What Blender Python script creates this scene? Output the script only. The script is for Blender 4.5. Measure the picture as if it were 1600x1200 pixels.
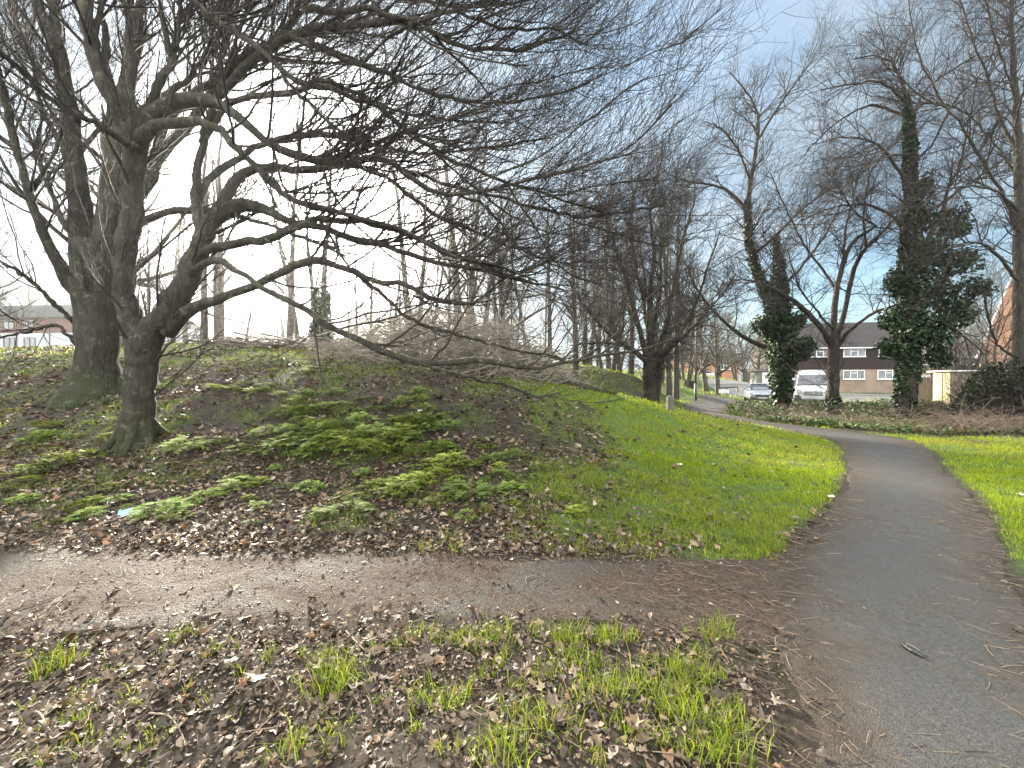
import bpy, math, random
import numpy as np
from mathutils import Vector, Matrix, Euler

for o in list(bpy.data.objects):
    bpy.data.objects.remove(o)
scene = bpy.context.scene
R = math.radians

# ------------------------------------------------------------------ camera
F, CX, CY, HZ, CAMZ = 600.0, 800.0, 600.0, 595.0, 1.5
PITCH = math.atan((CY - HZ) / F)
cam = bpy.data.cameras.new('camera')
cam.sensor_width = 36.0
cam.lens = 36.0 * F / 1600.0
cam.clip_start = 0.05
cam.clip_end = 2000
camo = bpy.data.objects.new('camera', cam)
camo.location = (0, 0, CAMZ)
camo.rotation_euler = (math.pi / 2 - PITCH, 0, 0)
scene.collection.objects.link(camo)
scene.camera = camo

# ------------------------------------------------------------------ light
SUN_AZ, SUN_EL = R(-27.3), R(19.5)          # azimuth from +Y towards +X
SD = Vector((math.sin(SUN_AZ) * math.cos(SUN_EL), math.cos(SUN_AZ) * math.cos(SUN_EL), math.sin(SUN_EL)))
world = bpy.data.worlds.new("World")
scene.world = world
world.use_nodes = True
wn, wl = world.node_tree.nodes, world.node_tree.links
wn.clear()


def build_world():
    out = wn.new('ShaderNodeOutputWorld')
    bg = wn.new('ShaderNodeBackground')
    bg.inputs['Strength'].default_value = 0.05
    wl.new(bg.outputs[0], out.inputs[0])
    sky = wn.new('ShaderNodeTexSky')
    sky.sky_type = 'NISHITA'
    sky.sun_disc = False
    sky.sun_elevation = SUN_EL
    sky.sun_rotation = SUN_AZ
    sky.air_density = 1.0
    sky.dust_density = 0.6
    tc = wn.new('ShaderNodeTexCoord')

    def math_n(op, a, b=None):
        n = wn.new('ShaderNodeMath')
        n.operation = op
        for i, v in enumerate((a, b)):
            if v is None:
                continue
            if isinstance(v, (int, float)):
                n.inputs[i].default_value = v
            else:
                wl.new(v, n.inputs[i])
        return n.outputs[0]

    dot = wn.new('ShaderNodeVectorMath')
    dot.operation = 'DOT_PRODUCT'
    wl.new(tc.outputs['Generated'], dot.inputs[0])
    dot.inputs[1].default_value = SD
    d = math_n('MAXIMUM', dot.outputs['Value'], 0.0)
    g1 = math_n('MULTIPLY', math_n('POWER', d, 5.0), 2.0)
    g2 = math_n('MULTIPLY', math_n('POWER', d, 60.0), 55.0)
    g3 = math_n('MULTIPLY', math_n('POWER', d, 6000.0), 900.0)
    glow = math_n('ADD', math_n('ADD', g1, g2), g3)
    # cloud layer: project the direction on a plane overhead
    sep = wn.new('ShaderNodeSeparateXYZ')
    wl.new(tc.outputs['Generated'], sep.inputs[0])
    zz = math_n('ADD', math_n('MAXIMUM', sep.outputs['Z'], 0.0), 0.28)
    comb = wn.new('ShaderNodeCombineXYZ')
    wl.new(math_n('DIVIDE', sep.outputs['X'], zz), comb.inputs[0])
    wl.new(math_n('DIVIDE', sep.outputs['Y'], zz), comb.inputs[1])
    comb.inputs[2].default_value = 3.7

    def noise(scale, detail, rough, dist=0.0):
        n = wn.new('ShaderNodeTexNoise')
        n.inputs['Scale'].default_value = scale
        n.inputs['Detail'].default_value = detail
        n.inputs['Roughness'].default_value = rough
        n.inputs['Distortion'].default_value = dist
        wl.new(comb.outputs[0], n.inputs['Vector'])
        return n.outputs['Fac']

    def ramp(v, stops):
        r = wn.new('ShaderNodeValToRGB')
        wl.new(v, r.inputs[0])
        e = r.color_ramp.elements
        e[0].position, e[0].color = stops[0][0], (*stops[0][1], 1)
        e[1].position, e[1].color = stops[1][0], (*stops[1][1], 1)
        for p, c in stops[2:]:
            k = e.new(p)
            k.color = (*c, 1)
        return r.outputs[0]

    n1 = noise(0.8, 6.0, 0.55, 0.4)
    n2 = noise(2.1, 7.0, 0.6, 0.3)
    cover = ramp(n1, [(0.38, (0, 0, 0)), (0.58, (1, 1, 1))])
    tone = ramp(n2, [(0.32, (0.96, 1.24, 1.50)), (0.5, (1.5, 1.8, 2.02)), (0.66, (2.5, 2.7, 2.82))])
    # lower cloud bank: thicker and darker towards the horizon away from the sun
    low = math_n('SUBTRACT', 1.0, math_n('MULTIPLY', math_n('MAXIMUM', sep.outputs['Z'], 0.0), 1.7))
    lowc = math_n('MAXIMUM', low, 0.0)
    cov = math_n('MINIMUM', math_n('ADD', math_n('MULTIPLY', cover, 0.62), math_n('MULTIPLY', lowc, 0.42)), 1.0)
    blue = wn.new('ShaderNodeMix')
    blue.data_type = 'RGBA'
    dim = wn.new('ShaderNodeMix')
    dim.data_type = 'RGBA'
    dim.blend_type = 'MULTIPLY'
    dim.inputs[0].default_value = 1.0
    wl.new(sky.outputs[0], dim.inputs[6])
    dim.inputs[7].default_value = (0.60, 0.70, 0.70, 1)
    wl.new(dim.outputs[2], blue.inputs[6])
    wl.new(tone, blue.inputs[7])
    wl.new(cov, blue.inputs[0])
    add = wn.new('ShaderNodeMix')
    add.data_type = 'RGBA'
    add.blend_type = 'ADD'
    add.inputs[0].default_value = 1.0
    # unseen brighter sky added overhead and behind the viewpoint as fill light
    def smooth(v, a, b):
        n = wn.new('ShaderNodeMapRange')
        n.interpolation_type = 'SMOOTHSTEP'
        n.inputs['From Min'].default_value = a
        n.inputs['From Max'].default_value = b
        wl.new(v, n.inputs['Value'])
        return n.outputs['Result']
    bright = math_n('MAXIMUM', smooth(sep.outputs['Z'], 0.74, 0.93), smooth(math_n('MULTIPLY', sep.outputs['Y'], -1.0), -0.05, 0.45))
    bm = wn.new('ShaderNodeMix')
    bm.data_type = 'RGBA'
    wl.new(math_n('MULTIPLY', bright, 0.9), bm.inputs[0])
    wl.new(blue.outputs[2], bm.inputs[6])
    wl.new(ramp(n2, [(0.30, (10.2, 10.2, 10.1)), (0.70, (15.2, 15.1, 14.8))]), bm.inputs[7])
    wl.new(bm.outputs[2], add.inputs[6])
    gl = wn.new('ShaderNodeMix')
    gl.data_type = 'RGBA'
    gl.blend_type = 'MULTIPLY'
    gl.inputs[0].default_value = 1.0
    gl.inputs[6].default_value = (1.0, 0.97, 0.90, 1)
    wl.new(glow, gl.inputs[7])
    wl.new(gl.outputs[2], add.inputs[7])
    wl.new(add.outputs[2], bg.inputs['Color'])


build_world()
world.cycles.sampling_method = 'MANUAL'
world.cycles.sample_map_resolution = 1024

sun = bpy.data.lights.new('sun', 'SUN')
sun.energy = 4.4
sun.angle = R(8)
sun.color = (1.0, 0.90, 0.74)
suno = bpy.data.objects.new('sun', sun)
suno.rotation_euler = SD.to_track_quat('Z', 'Y').to_euler()
suno.location = SD * 60
scene.collection.objects.link(suno)

vs = scene.view_settings
vs.view_transform = 'Standard'
vs.look = 'None'
vs.exposure = 3.0
vs.gamma = 1
cy = scene.cycles
cy.use_denoising = True
cy.max_bounces = 6
cy.diffuse_bounces = 3
cy.glossy_bounces = 2
cy.transmission_bounces = 3
cy.transparent_max_bounces = 8
cy.sample_clamp_indirect = 6
cy.caustics_reflective = False
cy.caustics_refractive = False

# ------------------------------------------------------------------ helpers
rng = np.random.default_rng(7)
COL = scene.collection


def link(o, parent=None):
    COL.objects.link(o)
    if parent is not None:
        o.parent = parent
    return o


def tag(o, label=None, cat=None, group=None, kind=None):
    if label:
        o['label'] = label
    if cat:
        o['category'] = cat
    if group:
        o['group'] = group
    if kind:
        o['kind'] = kind
    return o


def thing(name, label, cat, loc=(0, 0, 0), rz=0.0, group=None):
    o = bpy.data.objects.new(name, None)
    o.empty_display_size = 0.2
    o.location = loc
    o.rotation_euler = (0, 0, rz)
    link(o)
    return tag(o, label, cat, group)


def ray(px, py):
    a = PITCH
    dx, dv = (px - CX) / F, (CY - py) / F
    return Vector((dx, math.cos(a) + dv * math.sin(a), -math.sin(a) + dv * math.cos(a)))


def at(px, py, Y):
    d = ray(px, py)
    return Vector((0, 0, CAMZ)) + d * (Y / d.y)


def project(x, y, z):
    a = PITCH
    yy = np.maximum(y, 0.05)
    fw = yy * math.cos(a) - (z - CAMZ) * math.sin(a)
    up = yy * math.sin(a) + (z - CAMZ) * math.cos(a)
    return CX + F * x / fw, CY - F * up / fw


def mesh_np(name, verts, faces, mat=None, parent=None, col=None, smooth=False, mats=None, midx=None):
    """verts (N,3); faces: list of int arrays (M,k)"""
    me = bpy.data.meshes.new(name)
    verts = np.asarray(verts, dtype=np.float32)
    fl = [np.asarray(f, dtype=np.int32) for f in faces if len(f)]
    me.vertices.add(len(verts))
    me.vertices.foreach_set('co', verts.ravel())
    nl = sum(f.size for f in fl)
    nf = sum(len(f) for f in fl)
    me.loops.add(nl)
    me.polygons.add(nf)
    me.loops.foreach_set('vertex_index', np.concatenate([f.ravel() for f in fl]))
    tot = np.concatenate([np.full(len(f), f.shape[1], dtype=np.int32) for f in fl])
    start = np.concatenate([[0], np.cumsum(tot)[:-1]]).astype(np.int32)
    me.polygons.foreach_set('loop_start', start)
    me.polygons.foreach_set('loop_total', tot)
    if smooth:
        me.polygons.foreach_set('use_smooth', np.ones(nf, dtype=bool))
    me.update(calc_edges=True)
    me.validate()
    if col is not None:
        at_ = me.color_attributes.new('col', 'FLOAT_COLOR', 'POINT')
        c4 = np.ones((len(verts), 4), dtype=np.float32)
        c4[:, :3] = col
        at_.data.foreach_set('color', c4.ravel())
    if mat is not None:
        me.materials.append(mat)
    o = bpy.data.objects.new(name, me)
    link(o, parent)
    return o


class MB:
    """small mesh builder"""

    def __init__(s):
        s.v, s.f = [], []

    def add(s, vs_, fs):
        b = len(s.v)
        s.v += [tuple(v) for v in vs_]
        s.f += [tuple(b + i for i in f) for f in fs]
        return s

    def box(s, x0, x1, y0, y1, z0, z1):
        return s.add([(x0, y0, z0), (x1, y0, z0), (x1, y1, z0), (x0, y1, z0), (x0, y0, z1), (x1, y0, z1), (x1, y1, z1), (x0, y1, z1)],
                     [(0, 3, 2, 1), (4, 5, 6, 7), (0, 1, 5, 4), (1, 2, 6, 5), (2, 3, 7, 6), (3, 0, 4, 7)])

    def prism(s, poly, axis, a, b):
        """poly: 2D list; axis 'x' -> poly is (y,z), 'y' -> (x,z), 'z' -> (x,y)"""
        def mk(p, t):
            return {'x': (t, p[0], p[1]), 'y': (p[0], t, p[1]), 'z': (p[0], p[1], t)}[axis]
        n = len(poly)
        vs_ = [mk(p, a) for p in poly] + [mk(p, b) for p in poly]
        fs = [tuple(range(n - 1, -1, -1)), tuple(range(n, 2 * n))]
        fs += [(i, (i + 1) % n, n + (i + 1) % n, n + i) for i in range(n)]
        return s.add(vs_, fs)

    def cyl(s, c, r, h, axis='z', n=20, r2=None):
        r2 = r if r2 is None else r2
        vs_, fs = [], []
        for k, (t, rr) in enumerate(((0, r), (h, r2))):
            for i in range(n):
                a = 2 * math.pi * i / n
                u, w = rr * math.cos(a), rr * math.sin(a)
                p = {'z': (u, w, t), 'x': (t, u, w), 'y': (u, t, w)}[axis]
                vs_.append((c[0] + p[0], c[1] + p[1], c[2] + p[2]))
        fs = [tuple(range(n)), tuple(range(n, 2 * n))] + [(i, (i + 1) % n, n + (i + 1) % n, n + i) for i in range(n)]
        return s.add(vs_, fs)

    def tube(s, pts, rad, n=6):
        V_, F_ = tube_arrays(np.array([pts], float), np.array([rad if hasattr(rad, '__len__') else [rad] * len(pts)], float), n)
        return s.add(V_.tolist(), [tuple(q) for q in F_.tolist()])

    def build(s, name, mat, parent=None, bevel=0.0, smooth=False, loc=None):
        me = bpy.data.meshes.new(name)
        me.from_pydata(s.v, [], s.f)
        me.validate()
        if mat:
            me.materials.append(mat)
        import bmesh
        bm = bmesh.new()
        bm.from_mesh(me)
        bmesh.ops.recalc_face_normals(bm, faces=bm.faces)
        if bevel > 0:
            ed = [e for e in bm.edges if len(e.link_faces) == 2 and e.calc_face_angle(0) > 0.5]
            bmesh.ops.bevel(bm, geom=ed, offset=bevel, segments=2, affect='EDGES', clamp_overlap=True)
        bm.to_mesh(me)
        bm.free()
        if smooth:
            me.polygons.foreach_set('use_smooth', np.ones(len(me.polygons), dtype=bool))
        o = bpy.data.objects.new(name, me)
        if loc is not None:
            o.location = loc
        return link(o, parent)


def tube_arrays(P, Rd, k):
    """P (N,m,3) polylines, Rd (N,m) radii -> verts, quads for k-sided tubes"""
    N, m, _ = P.shape
    T = np.empty_like(P)
    T[:, 1:-1] = P[:, 2:] - P[:, :-2]
    T[:, 0] = P[:, 1] - P[:, 0]
    T[:, -1] = P[:, -1] - P[:, -2]
    T /= np.linalg.norm(T, axis=2, keepdims=True) + 1e-9
    ov = P[:, -1] - P[:, 0]
    ov /= np.linalg.norm(ov, axis=1, keepdims=True) + 1e-9
    ref = np.where(np.abs(ov[:, 2:3]) < 0.75, np.array([[0, 0, 1.0]]), np.array([[0.31, 0.95, 0.0]]))
    ref = np.repeat(ref[:, None, :], m, axis=1)
    U = ref - (ref * T).sum(2, keepdims=True) * T
    U /= np.linalg.norm(U, axis=2, keepdims=True) + 1e-9
    W = np.cross(T, U)
    a = np.arange(k) * 2 * np.pi / k
    V_ = P[:, :, None, :] + Rd[:, :, None, None] * (np.cos(a)[None, None, :, None] * U[:, :, None, :] + np.sin(a)[None, None, :, None] * W[:, :, None, :])
    idx = np.arange(N * m * k).reshape(N, m, k)
    q = np.stack([idx[:, :-1], np.roll(idx, -1, 2)[:, :-1], np.roll(idx, -1, 2)[:, 1:], idx[:, 1:]], axis=-1)
    return V_.reshape(-1, 3), q.reshape(-1, 4)


def join_arrays(parts):
    vs_, fs, b = [], [], 0
    for V_, F_ in parts:
        vs_.append(V_)
        fs.append(F_ + b)
        b += len(V_)
    return np.concatenate(vs_), np.concatenate(fs)


def resample(pts, n):
    """Catmull-Rom through rows of pts (k,d), resampled to n rows by arclength of the first 3 columns"""
    pts = np.asarray(pts, float)
    if len(pts) == 2:
        pts = np.stack([pts[0], pts.mean(0), pts[1]])
    p = np.vstack([2 * pts[0] - pts[1], pts, 2 * pts[-1] - pts[-2]])
    out = []
    for i in range(1, len(p) - 2):
        for t in np.linspace(0, 1, 8, endpoint=False):
            p0, p1, p2, p3 = p[i - 1], p[i], p[i + 1], p[i + 2]
            out.append(0.5 * (2 * p1 + (p2 - p0) * t + (2 * p0 - 5 * p1 + 4 * p2 - p3) * t * t + (3 * p1 - p0 - 3 * p2 + p3) * t ** 3))
    out.append(pts[-1])
    out = np.array(out)
    s = np.concatenate([[0], np.cumsum(np.linalg.norm(np.diff(out[:, :3], axis=0), axis=1))])
    g = np.linspace(0, s[-1], n)
    return np.stack([np.interp(g, s, out[:, j]) for j in range(out.shape[1])], axis=1)


_perm = rng.random((256, 256))


def vnoise(x, y, sc=1.0, off=0.0):
    x = np.asarray(x, float) * sc + off * 17.3 + 500
    y = np.asarray(y, float) * sc + off * 9.1 + 500
    xi, yi = np.floor(x).astype(int), np.floor(y).astype(int)
    fx, fy = x - xi, y - yi
    fx, fy = fx * fx * (3 - 2 * fx), fy * fy * (3 - 2 * fy)
    g = lambda i, j: _perm[i % 256, j % 256]
    return (g(xi, yi) * (1 - fx) + g(xi + 1, yi) * fx) * (1 - fy) + (g(xi, yi + 1) * (1 - fx) + g(xi + 1, yi + 1) * fx) * fy


def fbm(x, y, sc=1.0, off=0.0, oct_=3):
    s, a, t = 0, 1.0, 0
    for i in range(oct_):
        s = s + a * vnoise(x, y, sc * 2 ** i, off + i)
        t += a
        a *= 0.5
    return s / t


def sstep(a, b, x):
    t = np.clip((np.asarray(x, float) - a) / (b - a), 0, 1)
    return t * t * (3 - 2 * t)


# ------------------------------------------------------------------ materials
def new_mat(name):
    m = bpy.data.materials.new(name)
    m.use_nodes = True
    nt = m.node_tree
    nt.nodes.clear()
    out = nt.nodes.new('ShaderNodeOutputMaterial')
    b = nt.nodes.new('ShaderNodeBsdfPrincipled')
    nt.links.new(b.outputs[0], out.inputs[0])
    return m, nt, b, out


def n_noise(nt, vec, scale, detail=5, rough=0.6, dist=0.0):
    n = nt.nodes.new('ShaderNodeTexNoise')
    n.inputs['Scale'].default_value = scale
    n.inputs['Detail'].default_value = detail
    n.inputs['Roughness'].default_value = rough
    n.inputs['Distortion'].default_value = dist
    if vec is not None:
        nt.links.new(vec, n.inputs['Vector'])
    return n.outputs['Fac']


def n_ramp(nt, fac, stops):
    r = nt.nodes.new('ShaderNodeValToRGB')
    nt.links.new(fac, r.inputs[0])
    e = r.color_ramp.elements
    cc = lambda c: (*c, 1) if hasattr(c, '__len__') else (c, c, c, 1)
    e[0].position, e[0].color = stops[0][0], cc(stops[0][1])
    e[1].position, e[1].color = stops[1][0], cc(stops[1][1])
    for p, c in stops[2:]:
        e.new(p).color = cc(c)
    return r.outputs[0]


def n_mix(nt, fac, a, b, mode='MIX'):
    m = nt.nodes.new('ShaderNodeMix')
    m.data_type = 'RGBA'
    m.blend_type = mode
    for sock, v in ((m.inputs[0], fac), (m.inputs[6], a), (m.inputs[7], b)):
        if isinstance(v, (int, float)):
            sock.default_value = v
        elif isinstance(v, tuple):
            sock.default_value = (*v, 1)
        else:
            nt.links.new(v, sock)
    return m.outputs[2]


def n_math(nt, op, a, b=None, clamp=False):
    m = nt.nodes.new('ShaderNodeMath')
    m.operation = op
    m.use_clamp = clamp
    for i, v in enumerate((a, b)):
        if v is None:
            continue
        if isinstance(v, (int, float)):
            m.inputs[i].default_value = v
        else:
            nt.links.new(v, m.inputs[i])
    return m.outputs[0]


def n_bump(nt, bsdf, h, strength=0.4, dist=0.02):
    b = nt.nodes.new('ShaderNodeBump')
    b.inputs['Strength'].default_value = strength
    b.inputs['Distance'].default_value = dist
    nt.links.new(h, b.inputs['Height'])
    nt.links.new(b.outputs[0], bsdf.inputs['Normal'])


def obj_vec(nt, scale=None):
    t = nt.nodes.new('ShaderNodeTexCoord')
    v = t.outputs['Object']
    if scale:
        m = nt.nodes.new('ShaderNodeMapping')
        m.inputs['Scale'].default_value = scale
        nt.links.new(v, m.inputs['Vector'])
        v = m.outputs[0]
    return v


def pmat(name, c1, c2=None, scale=6, rough=0.6, bump=0.0, bscale=40, metal=0.0, spec=None, stretch=None, bdist=0.02, coat=0.0):
    m, nt, b, out = new_mat(name)
    v = obj_vec(nt, stretch)
    if c2 is None:
        c2 = tuple(x * 0.8 for x in c1)
    f = n_noise(nt, v, scale, 6, 0.65)
    nt.links.new(n_ramp(nt, f, [(0.32, c1), (0.68, c2)]), b.inputs['Base Color'])
    b.inputs['Roughness'].default_value = rough
    b.inputs['Metallic'].default_value = metal
    if coat:
        b.inputs['Coat Weight'].default_value = coat
        b.inputs['Coat Roughness'].default_value = 0.08
    if spec is not None:
        b.inputs['Specular IOR Level'].default_value = spec
    if bump:
        n_bump(nt, b, n_noise(nt, v, bscale, 4, 0.6), bump, bdist)
    return m


def bark_mat(name, c1, c2, moss=(0.05, 0.065, 0.02), moss_h=1.0, moss_amt=0.8, scale=9):
    m, nt, b, out = new_mat(name)
    v = obj_vec(nt, (1, 1, 0.28))
    v0 = obj_vec(nt)
    f = n_noise(nt, v, scale, 8, 0.7, 0.6)
    c = n_ramp(nt, f, [(0.3, c1), (0.68, c2)])
    f2 = n_noise(nt, v0, 2.3, 5, 0.6)
    sep = nt.nodes.new('ShaderNodeSeparateXYZ')
    nt.links.new(v0, sep.inputs[0])
    low = n_math(nt, 'SUBTRACT', 1.0, n_math(nt, 'DIVIDE', sep.outputs['Z'], moss_h))
    k = n_math(nt, 'ADD', n_math(nt, 'MULTIPLY', n_math(nt, 'MAXIMUM', low, 0.0), 1.2), n_math(nt, 'MULTIPLY', n_math(nt, 'SUBTRACT', f2, 0.5), 2.2), True)
    c = n_mix(nt, n_math(nt, 'MULTIPLY', k, moss_amt), c, moss)
    lich = n_ramp(nt, n_noise(nt, v0, 7.0, 6, 0.7, 0.5), [(0.56, 0.0), (0.66, 0.6)])
    c = n_mix(nt, lich, c, tuple(min(0.3, x * 2.6) for x in c2))
    nt.links.new(c, b.inputs['Base Color'])
    b.inputs['Roughness'].default_value = 0.85
    b.inputs['Specular IOR Level'].default_value = 0.2
    vo = nt.nodes.new('ShaderNodeTexVoronoi')
    vo.inputs['Scale'].default_value = 22
    nt.links.new(v, vo.inputs['Vector'])
    h = n_math(nt, 'ADD', f, n_math(nt, 'MULTIPLY', vo.outputs['Distance'], 0.5))
    n_bump(nt, b, h, 1.0, 0.05)
    return m


def leaf_mat(name, rough=0.5, trans=0.35, tint=(1, 1, 1), spec=0.4):
    """colour from the per-leaf attribute 'col'; thin leaves let light through"""
    m, nt, b, out = new_mat(name)
    a = nt.nodes.new('ShaderNodeAttribute')
    a.attribute_name = 'col'
    nt.links.new(a.outputs['Color'], b.inputs['Base Color'])
    b.inputs['Roughness'].default_value = rough
    b.inputs['Specular IOR Level'].default_value = spec
    if trans > 0:
        t = nt.nodes.new('ShaderNodeBsdfTranslucent')
        nt.links.new(n_mix(nt, 1.0, a.outputs['Color'], tint, 'MULTIPLY'), t.inputs['Color'])
        mx = nt.nodes.new('ShaderNodeMixShader')
        mx.inputs[0].default_value = trans
        nt.links.new(b.outputs[0], mx.inputs[1])
        nt.links.new(t.outputs[0], mx.inputs[2])
        nt.links.new(mx.outputs[0], out.inputs[0])
    return m


M = {}
M['bark'] = bark_mat('grey_bark', (0.016, 0.0145, 0.011), (0.05, 0.046, 0.036), (0.026, 0.031, 0.012), 0.7, 0.75)
M['bark_far'] = bark_mat('brown_bark', (0.016, 0.013, 0.011), (0.045, 0.037, 0.031), (0.024, 0.028, 0.014), 1.5, 0.5, 5)
M['bark_dark'] = bark_mat('dark_bark', (0.014, 0.012, 0.010), (0.04, 0.033, 0.027), (0.022, 0.027, 0.011), 1.2, 0.4, 6)
M['bark_birch'] = bark_mat('pale_bark', (0.10, 0.09, 0.075), (0.22, 0.2, 0.17), (0.07, 0.08, 0.04), 1.0, 0.4, 5)
M['twig'] = pmat('twig_bark', (0.030, 0.025, 0.020), (0.016, 0.013, 0.011), 3, 0.8, spec=0.25)
M['twig_wood'] = pmat('wood_twig_bark', (0.11, 0.095, 0.078), (0.06, 0.052, 0.043), 3, 0.8, spec=0.25)
M['bark_wood'] = bark_mat('wood_bark', (0.045, 0.039, 0.032), (0.11, 0.098, 0.083), (0.05, 0.054, 0.028), 1.5, 0.5, 5)
M['twig_warm'] = pmat('greyish_twig_bark', (0.032, 0.025, 0.022), (0.018, 0.014, 0.013), 3, 0.75, spec=0.25)
M['dead_wood'] = pmat('dead_wood', (0.34, 0.30, 0.24), (0.09, 0.075, 0.06), 5, 0.8, spec=0.3)
M['bramble'] = pmat('bramble_stem', (0.16, 0.12, 0.085), (0.06, 0.04, 0.03), 4, 0.75)
M['stick'] = pmat('dry_stick', (0.24, 0.18, 0.12), (0.12, 0.085, 0.055), 12, 0.6)
M['dark_stick'] = pmat('wet_stick', (0.05, 0.035, 0.026), (0.09, 0.065, 0.045), 12, 0.55)
M['leaf_litter'] = leaf_mat('dead_leaf', 0.55, 0.15, (1, 0.8, 0.5), 0.35)
M['grass'] = leaf_mat('grass_blade', 0.55, 0.5, (1.2, 1.1, 0.4), 0.15)
M['herb'] = leaf_mat('herb_leaf', 0.7, 0.35, (1.1, 1.1, 0.55), 0.12)
M['ivy'] = leaf_mat('ivy_leaf', 0.5, 0.15, (1.1, 1.1, 0.6), 0.25)

# ------------------------------------------------------------------ terrain
def px_pts(rows):
    return [tuple(at(px, py, Y)) for px, py, Y in rows]


CTRL = px_pts([
    # left flank of the mound up to its crest
    (0, 720, 5.6), (0, 640, 8.0), (0, 590, 10.0), (0, 548, 12.5),
    (150, 612, 8.5), (217, 692, 6.0), (200, 546, 11.8), (120, 770, 4.7), (330, 770, 4.7),
    (350, 620, 7.6), (350, 547, 11.3), (500, 650, 6.8), (500, 700, 5.8), (500, 551, 11.0),
    (600, 560, 10.6), (600, 640, 7.0), (700, 575, 10.2), (700, 650, 7.0), (700, 720, 5.5),
    (800, 592, 10.0), (800, 660, 7.0), (800, 740, 5.0), (900, 605, 10.6), (900, 680, 7.0), (900, 760, 4.9),
    (1000, 624, 12.0), (1000, 680, 8.0), (1060, 642, 14.4), (1100, 700, 8.2), (1010, 634, 15.0),
    # second slope along the path
    (890, 608, 14.0), (868, 579, 18.0), (1000, 592, 20.0), (1050, 624, 22.0), (1050, 601, 31.0), (1100, 613, 33.0), (1055, 639, 18.5), (1150, 616, 37.0),
    (1080, 584, 46.0), (1160, 607, 38.0), (1000, 580, 46.0)])
CTRL += [(x, y, 0.0) for x, y in [
    (-16, 3.4), (-10, 3.5), (-6, 3.5), (-4, 3.55), (-2, 3.5), (0, 3.45), (1.3, 3.4), (2.5, 3.7), (3.7, 4.5), (5.1, 5.9), (7.4, 8.7), (8.4, 10.9), (8.3, 13.9), (8.2, 16.6),
    (-16, 1), (-8, 1), (-3, 1), (0, 1), (3, 1), (8, 1), (16, 1), (-16, -6), (0, -6), (16, -6),
    (9.2, 17.5), (10, 19.8), (12.8, 24), (17.5, 30.5), (6, 4), (9.3, 6), (12, 5), (20, 5), (10, 9.5), (20, 10), (14, 14), (22, 15), (30, 12), (12, 20), (20, 22), (30, 22), (40, 30), (20, 32), (30, 38), (45, 45), (60, 30),
    (60, 70), (90, 45), (35, 60), (120, 120), (30, 100)]]
CTRL += [(-18, 16, 2.7), (-8, 16, 2.55), (-3, 16, 2.2), (-40, 20, 3.2), (-30, 6, 0.6), (-40, 3, 0.2), (-70, 50, 4.6), (-30, 45, 3.3), (-8, 30, 2.5), (0, 28, 2.2), (5, 30, 2.2), (0, 60, 2.6), (15, 70, 2.6),
         (-120, 120, 5.0), (0, 140, 3.0), (-100, 0, 0.5)]
CTRL = np.array(CTRL)


def _tps_fit(c, lam=0.003):
    n = len(c)
    s = 10.0
    X = c[:, :2] / s
    d2 = ((X[:, None] - X[None]) ** 2).sum(2)
    K = 0.5 * d2 * np.log(d2 + 1e-12) + np.eye(n) * lam
    Pm = np.hstack([np.ones((n, 1)), X])
    A = np.zeros((n + 3, n + 3))
    A[:n, :n], A[:n, n:], A[n:, :n] = K, Pm, Pm.T
    w = np.linalg.solve(A, np.concatenate([c[:, 2], np.zeros(3)]))
    return X, w, s


_TX, _TW, _TS = _tps_fit(CTRL)


def ground_smooth(x, y):
    x, y = np.atleast_1d(np.asarray(x, float)), np.atleast_1d(np.asarray(y, float))
    out = np.empty(x.size)
    xf, yf = np.clip(x.ravel(), -125, 125) / _TS, np.clip(y.ravel(), -8, 145) / _TS
    n = len(_TX)
    for i in range(0, x.size, 20000):
        a, b = xf[i:i + 20000], yf[i:i + 20000]
        d2 = (a[:, None] - _TX[None, :, 0]) ** 2 + (b[:, None] - _TX[None, :, 1]) ** 2
        out[i:i + 20000] = (0.5 * d2 * np.log(d2 + 1e-12)) @ _TW[:n] + _TW[n] + _TW[n + 1] * a + _TW[n + 2] * b
    return out.reshape(x.shape)


# paths: left and right edges (x, y)
PATH_L = np.array([(-1.6, -2), (1.07, 1.5), (2.0, 2.96), (3.6, 4.4), (5.0, 5.8), (7.35, 8.6), (8.2, 10.8), (8.15, 13.9), (7.95, 16.4), (8.9, 20), (11.6, 24.5), (16.0, 31.3)])
PATH_R = np.array([(1.0, -2), (2.55, 1.5), (3.87, 2.9), (5.45, 4.4), (6.76, 5.8), (9.25, 8.6), (10.3, 10.8), (10.1, 13.4), (9.6, 16.4), (10.7, 19.4), (13.6, 23.6), (19.0, 29.8)])
MUD_T = np.array([(-14, 3.6), (-9, 3.5), (-4.7, 3.5), (-2, 3.4), (0, 3.32), (1.2, 3.25), (2.1, 3.4), (2.6, 3.55)])
MUD_B = np.array([(-14, 2.2), (-9, 2.3), (-4.7, 2.3), (-2, 2.34), (0, 2.36), (1.0, 2.3), (1.5, 2.1), (2.0, 2.3)])
SIDE_T = np.array([(9.0, 9.85), (12, 9.85), (18, 10.0), (40, 11.0)])
SIDE_B = np.array([(8.6, 9.0), (12, 9.15), (18, 9.25), (40, 10.1)])


def dense(c, n):
    return resample(np.hstack([c, np.zeros((len(c), 1))]), n)[:, :2]


_STRIPS = {}


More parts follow.
